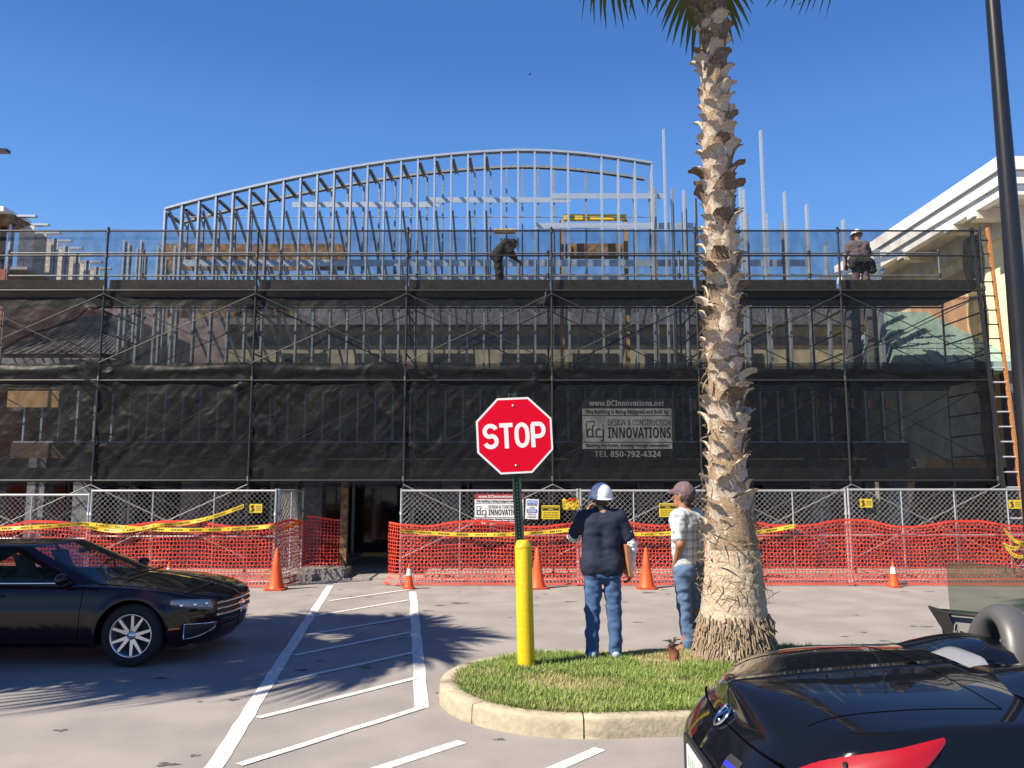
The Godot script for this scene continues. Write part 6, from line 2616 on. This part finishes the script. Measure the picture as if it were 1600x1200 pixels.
	for q in [[Vector3(-0.03, 0.045, 0.03), Vector3(-0.08, 0.03, -0.15)], [Vector3(0.12, 0.045, 0.0), Vector3(0.11, 0.03, -0.18)]]:
		s = begin()
		blob(s, [[q[0], q[1], 0.05, 0.042], [q[0], q[0] + Vector3(0, 0.06, 0), 0.048, 0.048]], 0.01, 0.015)
		obj("boot", s, M.leather, t)
	# soft cap: low crown, short peak turned with the face
	s = begin()
	var fd := face.normalized()
	var sd := fd.cross(Vector3.UP).normalized()
	var up := sd.cross(fd).normalized()
	blob(s, [[hc + up * 0.055 - fd * 0.03, hc + up * 0.06 + fd * 0.022, 0.098, 0.09], [hc + up * 0.1 - fd * 0.02, hc + up * 0.1 + fd * 0.02, 0.07, 0.066], [hc + up * 0.045 + fd * 0.09 + sd * 0.03, hc + up * 0.035 + fd * 0.155 + sd * 0.015, 0.03, 0.02], [hc + up * 0.045 + fd * 0.09 - sd * 0.03, hc + up * 0.035 + fd * 0.155 - sd * 0.015, 0.03, 0.02]], 0.008, 0.02, 0.008, 19, 20.0)
	obj("cap", s, M.cap, t)
	s = begin()
	blob(s, [[hc - fd * 0.04 + up * 0.0, hc - fd * 0.045 - up * 0.05, 0.07, 0.055]], 0.009, 0.01, 0.01, 21, 40.0)
	obj("hair", s, M.hair, t)

	# worker bending over on the top deck
	t = thing("person", "worker in dark clothes bending over on the top scaffold deck", "person", Vector3(-0.32, 6.0, -17.1), 0.0, "workers on the scaffold")
	sk = begin()
	hc = Vector3(0.33, 1.17, 0.02)
	blob(sk, [[Vector3(0, 0.95, 0), Vector3(0.22, 1.2, 0), 0.1, 0.1], [Vector3(0.2, 1.18, 0), Vector3(0.3, 1.18, 0.01), 0.055, 0.055], [Vector3(0.18, 1.16, 0.17), Vector3(0.3, 0.95, 0.2), 0.048, 0.042], [Vector3(0.3, 0.95, 0.2), Vector3(0.42, 0.8, 0.1), 0.042, 0.03], [Vector3(0.18, 1.16, -0.17), Vector3(0.32, 0.96, -0.2), 0.048, 0.042], [Vector3(0.32, 0.96, -0.2), Vector3(0.45, 0.82, -0.05), 0.042, 0.03], [Vector3(0, 0.95, 0.08), Vector3(0.0, 0.08, 0.09), 0.07, 0.04], [Vector3(0, 0.95, -0.08), Vector3(0.02, 0.08, -0.1), 0.07, 0.04]], 0.02)
	blob(sk, head_bones(hc, Vector3(0.8, -0.6, 0.1)), 0.01, 0.018)
	blob(sk, hand_bones(Vector3(0.42, 0.8, 0.1), Vector3(0.8, -0.5, -0.2), Vector3(0, -1, 0), Vector3(0, 0, -1), 0.3), 0.006, 0.008)
	blob(sk, hand_bones(Vector3(0.45, 0.82, -0.05), Vector3(0.8, -0.5, 0.2), Vector3(0, -1, 0), Vector3(0, 0, 1), 0.3), 0.006, 0.008)
	obj("body", sk, M.skin_tan, t)
	s = begin()
	blob(s, [[Vector3(-0.02, 0.93, 0.04), Vector3(0.2, 1.17, 0.06), 0.13, 0.125], [Vector3(-0.02, 0.93, -0.04), Vector3(0.2, 1.17, -0.06), 0.13, 0.125], [Vector3(0.18, 1.16, 0.17), Vector3(0.3, 0.96, 0.2), 0.075, 0.06], [Vector3(0.3, 0.96, 0.2), Vector3(0.4, 0.82, 0.11), 0.06, 0.048], [Vector3(0.18, 1.16, -0.17), Vector3(0.32, 0.96, -0.2), 0.075, 0.06], [Vector3(0.18, 1.16, -0.15), Vector3(0.18, 1.16, 0.15), 0.08, 0.08]], 0.018, 0.04, 0.02, 27, 8.0)
	obj("shirt", s, M.dark_work, t)
	s = begin()
	blob(s, [[Vector3(0, 0.93, -0.06), Vector3(0, 0.93, 0.06), 0.13, 0.13], [Vector3(0, 0.88, 0.08), Vector3(0.03, 0.48, 0.09), 0.1, 0.08], [Vector3(0.03, 0.48, 0.09), Vector3(0.0, 0.06, 0.09), 0.08, 0.07], [Vector3(0, 0.88, -0.08), Vector3(0.05, 0.48, -0.1), 0.1, 0.08], [Vector3(0.05, 0.48, -0.1), Vector3(0.02, 0.06, -0.1), 0.08, 0.07]], 0.018, 0.03, 0.02, 28, 8.0)
	obj("trousers", s, M.dark_work, t)
	for z in [0.09, -0.1]:
		s = begin()
		blob(s, [[Vector3(-0.03, 0.045, z), Vector3(0.13, 0.035, z), 0.045, 0.036]], 0.012, 0.01)
		obj("boot", s, M.leather, t)
	s = begin()
	blob(s, [[hc + Vector3(-0.02, 0.03, 0), hc + Vector3(0.02, 0.04, 0), 0.095, 0.095]], 0.012, 0.01)
	obj("cap", s, M.dark_work, t)

	# worker with his back to us near the right end
	t = thing("person", "worker in white hard hat and tool apron at the right end of the scaffold", "person", Vector3(7.72, 6.0, -17.15), 0.0, "workers on the scaffold")
	hc = Vector3(0.0, 1.4, -0.12)
	sk = begin()
	blob(sk, [[Vector3(0, 0.9, 0), Vector3(0.0, 1.2, -0.06), 0.1, 0.11], [Vector3(0, 1.2, -0.06), Vector3(0, 1.34, -0.1), 0.058, 0.055], [Vector3(-0.18, 1.2, -0.06), Vector3(-0.27, 0.98, -0.1), 0.05, 0.042], [Vector3(-0.27, 0.98, -0.1), Vector3(-0.22, 0.78, -0.22), 0.042, 0.03], [Vector3(0.18, 1.2, -0.06), Vector3(0.26, 0.98, -0.12), 0.05, 0.042], [Vector3(0.26, 0.98, -0.12), Vector3(0.2, 0.8, -0.28), 0.042, 0.03], [Vector3(-0.09, 0.85, 0), Vector3(-0.12, 0.08, 0), 0.07, 0.04], [Vector3(0.09, 0.85, 0), Vector3(0.12, 0.08, 0), 0.07, 0.04]], 0.02)
	blob(sk, head_bones(hc, Vector3(0, -0.2, -1)), 0.01, 0.018)
	blob(sk, hand_bones(Vector3(-0.22, 0.78, -0.22), Vector3(0.2, -0.7, -0.6), Vector3(0.5, 0, -1), Vector3(1, 0, 0), 0.4), 0.006, 0.008)
	blob(sk, hand_bones(Vector3(0.2, 0.8, -0.28), Vector3(-0.2, -0.6, -0.7), Vector3(-0.5, 0, -1), Vector3(-1, 0, 0), 0.4), 0.006, 0.008)
	obj("body", sk, M.skin_tan, t)
	s = begin()
	blob(s, [[Vector3(-0.09, 1.16, -0.05), Vector3(0.09, 1.16, -0.05), 0.125, 0.125], [Vector3(-0.16, 1.2, -0.05), Vector3(0.16, 1.2, -0.05), 0.078, 0.078], [Vector3(-0.08, 1.1, -0.04), Vector3(-0.08, 0.84, 0), 0.125, 0.125], [Vector3(0.08, 1.1, -0.04), Vector3(0.08, 0.84, 0), 0.125, 0.125], [Vector3(-0.18, 1.2, -0.06), Vector3(-0.24, 1.05, -0.08), 0.075, 0.068], [Vector3(0.18, 1.2, -0.06), Vector3(0.24, 1.05, -0.1), 0.075, 0.068]], 0.018, 0.04, 0.02, 37, 8.0)
	obj("shirt", s, M.grey_shirt, t)
	s = begin()
	blob(s, [[Vector3(-0.13, 0.8, 0.02), Vector3(0.13, 0.76, 0.02), 0.15, 0.15], [Vector3(-0.2, 0.78, 0.06), Vector3(-0.2, 0.68, 0.06), 0.08, 0.08], [Vector3(0.22, 0.76, 0.04), Vector3(0.24, 0.6, 0.04), 0.08, 0.09]], 0.018, 0.03, 0.02, 38, 8.0)
	obj("tool_apron", s, M.apron, t)
	s = begin()
	blob(s, [[Vector3(-0.08, 0.8, 0), Vector3(0.08, 0.8, 0), 0.125, 0.125], [Vector3(-0.09, 0.78, 0), Vector3(-0.11, 0.42, -0.02), 0.1, 0.08], [Vector3(-0.11, 0.42, -0.02), Vector3(-0.12, 0.06, 0), 0.08, 0.07], [Vector3(0.09, 0.78, 0), Vector3(0.11, 0.42, -0.02), 0.1, 0.08], [Vector3(0.11, 0.42, -0.02), Vector3(0.12, 0.06, 0), 0.08, 0.07]], 0.018, 0.03, 0.02, 39, 8.0)
	obj("trousers", s, M.grey_shirt, t)
	for x in [-0.12, 0.12]:
		s = begin()
		blob(s, [[Vector3(x, 0.045, 0.03), Vector3(x * 1.1, 0.035, -0.13), 0.045, 0.036]], 0.012, 0.01)
		obj("boot", s, M.leather, t)
	hard_hat(t, hc + Vector3(0, 0.03, 0), Vector3(0, -0.25, -1), M.hat_white)

# ------------------------------------------------------------------ cones and small things
func cone(label: String, at: Vector3, h: float, collar: bool, group: String):
	var t := thing("traffic_cone", label, "traffic cone", at, rng.randf_range(-0.3, 0.3), group)
	var s := begin()
	var k := h / 0.71
	var r0 := 0.13 * k
	var r1 := 0.026 * k
	lathe(s, [Vector2(r0 * 1.12, 0.03), Vector2(r0, 0.055), Vector2(lerpf(r0, r1, 0.5), 0.03 + (h - 0.03) * 0.5), Vector2(r1, h - 0.012), Vector2(r1 * 0.75, h), Vector2(r1 * 0.5, h - 0.01)], 24)
	obj("shell", s, M.cone, t)
	s = begin(true)
	var w := 0.18 * k
	var c := 0.05
	var pts := [Vector2(-w, -w + c), Vector2(-w + c, -w), Vector2(w - c, -w), Vector2(w, -w + c), Vector2(w, w - c), Vector2(w - c, w), Vector2(-w + c, w), Vector2(-w, w - c)]
	for i in 8:
		var a: Vector2 = pts[i]
		var b: Vector2 = pts[(i + 1) % 8]
		quad(s, Vector3(a.x, 0.002, a.y), Vector3(b.x, 0.002, b.y), Vector3(b.x, 0.027, b.y), Vector3(a.x, 0.027, a.y))
		tri(s, Vector3(0, 0.033, 0), Vector3(a.x, 0.027, a.y), Vector3(b.x, 0.027, b.y))
	obj("base", s, M.cone_base, t)
	if collar:
		s = begin()
		var f0 := 0.5
		var f1 := 0.78
		lathe(s, [Vector2(lerpf(r0, r1, f0) + 0.003, 0.03 + (h - 0.03) * f0), Vector2(lerpf(r0, r1, f1) + 0.003, 0.03 + (h - 0.03) * f1)], 24)
		obj("reflective_collar", s, M.reflective, t)

func build_cones():
	cone("small cone with white collar peeking over the sedan's bonnet", Vector3(-6.25, 0, -14.8), 0.5, true, "cones with a white collar")
	cone("tall plain orange cone at the left jamb of the gateway", Vector3(-4.3, 0, -14.83), 0.74, false, "tall plain cones")
	cone("small cone with white collar at the head of the crossing", Vector3(-1.89, 0, -14.93), 0.46, true, "cones with a white collar")
	cone("tall plain orange cone just right of the yellow bollard", Vector3(0.47, 0, -15.0), 0.74, false, "tall plain cones")
	cone("tall plain orange cone between the two standing people", Vector3(2.48, 0, -15.0), 0.74, false, "tall plain cones")
	cone("small cone with white collar alone in front of the right fence", Vector3(7.13, 0, -15.2), 0.47, true, "cones with a white collar")

func build_small_things():
	# fallen leaf base lying on the grass by the man's boots
	var s := begin()
	var rows := []
	for i in 9:
		var f := i / 8.0
		var w := 0.055 * sin(f * PI * 0.85 + 0.35)
		var p := Vector3(1.59 + 0.03 * sin(f * 4.0), 0.15 + 0.17 * f, -8.2 + 0.02 * cos(f * 5.0))
		rows.append(PackedVector3Array([p + Vector3(-w, 0, 0), p + Vector3(-w * 0.4, 0, 0.035), p + Vector3(w * 0.4, 0, 0.03), p + Vector3(w, 0, -0.01), p + Vector3(0, 0, -0.025), p + Vector3(-w, 0, 0)]))
	grid(s, rows)
	var husk := obj("palm_husk", s, worn(mat(0.27, 0.09, 0.045, 0.8), 0.15, 0.04, 0.6, 90))
	tag(husk, "reddish brown palm husk standing in the grass by the boots", "husk")
	s = begin()
	for q in [[-0.07, 0.05], [0.06, 0.07], [0.03, 0.1], [-0.03, 0.06]]:
		tube(s, [Vector3(1.6, 0.31, -8.2), Vector3(1.6 + q[0] * 0.6, 0.33 + q[1] * 0.5, -8.19), Vector3(1.6 + q[0] * 1.4, 0.33 + q[1] * 0.6, -8.18)], [0.007, 0.01, 0.004], 5)
	obj("dry_stalk", s, M.boot_end, husk)
	# pale timber lying across the studs above the bending worker
	s = begin(true)
	box(s, Vector3(-0.17, 7.9, -18.38), Vector3(0.5, 0.09, 0.14))
	var o := obj("timber_block", s, M.lumber)
	tag(o, "pale timber block on the frame above the bending worker", "timber")
	# birds
	for q in [[Vector3(0.9, 22.5, -38.0), "tiny dark bird high above the arched parapet"], [Vector3(15.5, 27.6, -40.0), "tiny dark bird in the sky right of the palm crown"]]:
		var b := thing("bird", q[1], "bird", q[0], 0.6, "birds in the sky")
		s = begin()
		b.scale = Vector3.ONE * 0.4
		blob(s, [[Vector3(-0.14, 0, 0), Vector3(0.1, 0.01, 0), 0.03, 0.05], [Vector3(0.12, 0.03, 0), Vector3(0.17, 0.035, 0), 0.04, 0.025], [Vector3(-0.14, 0, 0), Vector3(-0.26, -0.01, 0), 0.025, 0.012]], 0.014, 0.02)
		obj("body", s, M.ink, b)
		for e in [-1, 1]:
			s = begin()
			grid(s, [PackedVector3Array([Vector3(0.08, 0.02, 0.03 * e), Vector3(-0.08, 0.02, 0.03 * e)]), PackedVector3Array([Vector3(0.1, 0.12, 0.2 * e), Vector3(-0.06, 0.1, 0.2 * e)]), PackedVector3Array([Vector3(0.0, 0.1, 0.42 * e), Vector3(-0.06, 0.09, 0.4 * e)])])
			obj("wing", s, M.ink, b)
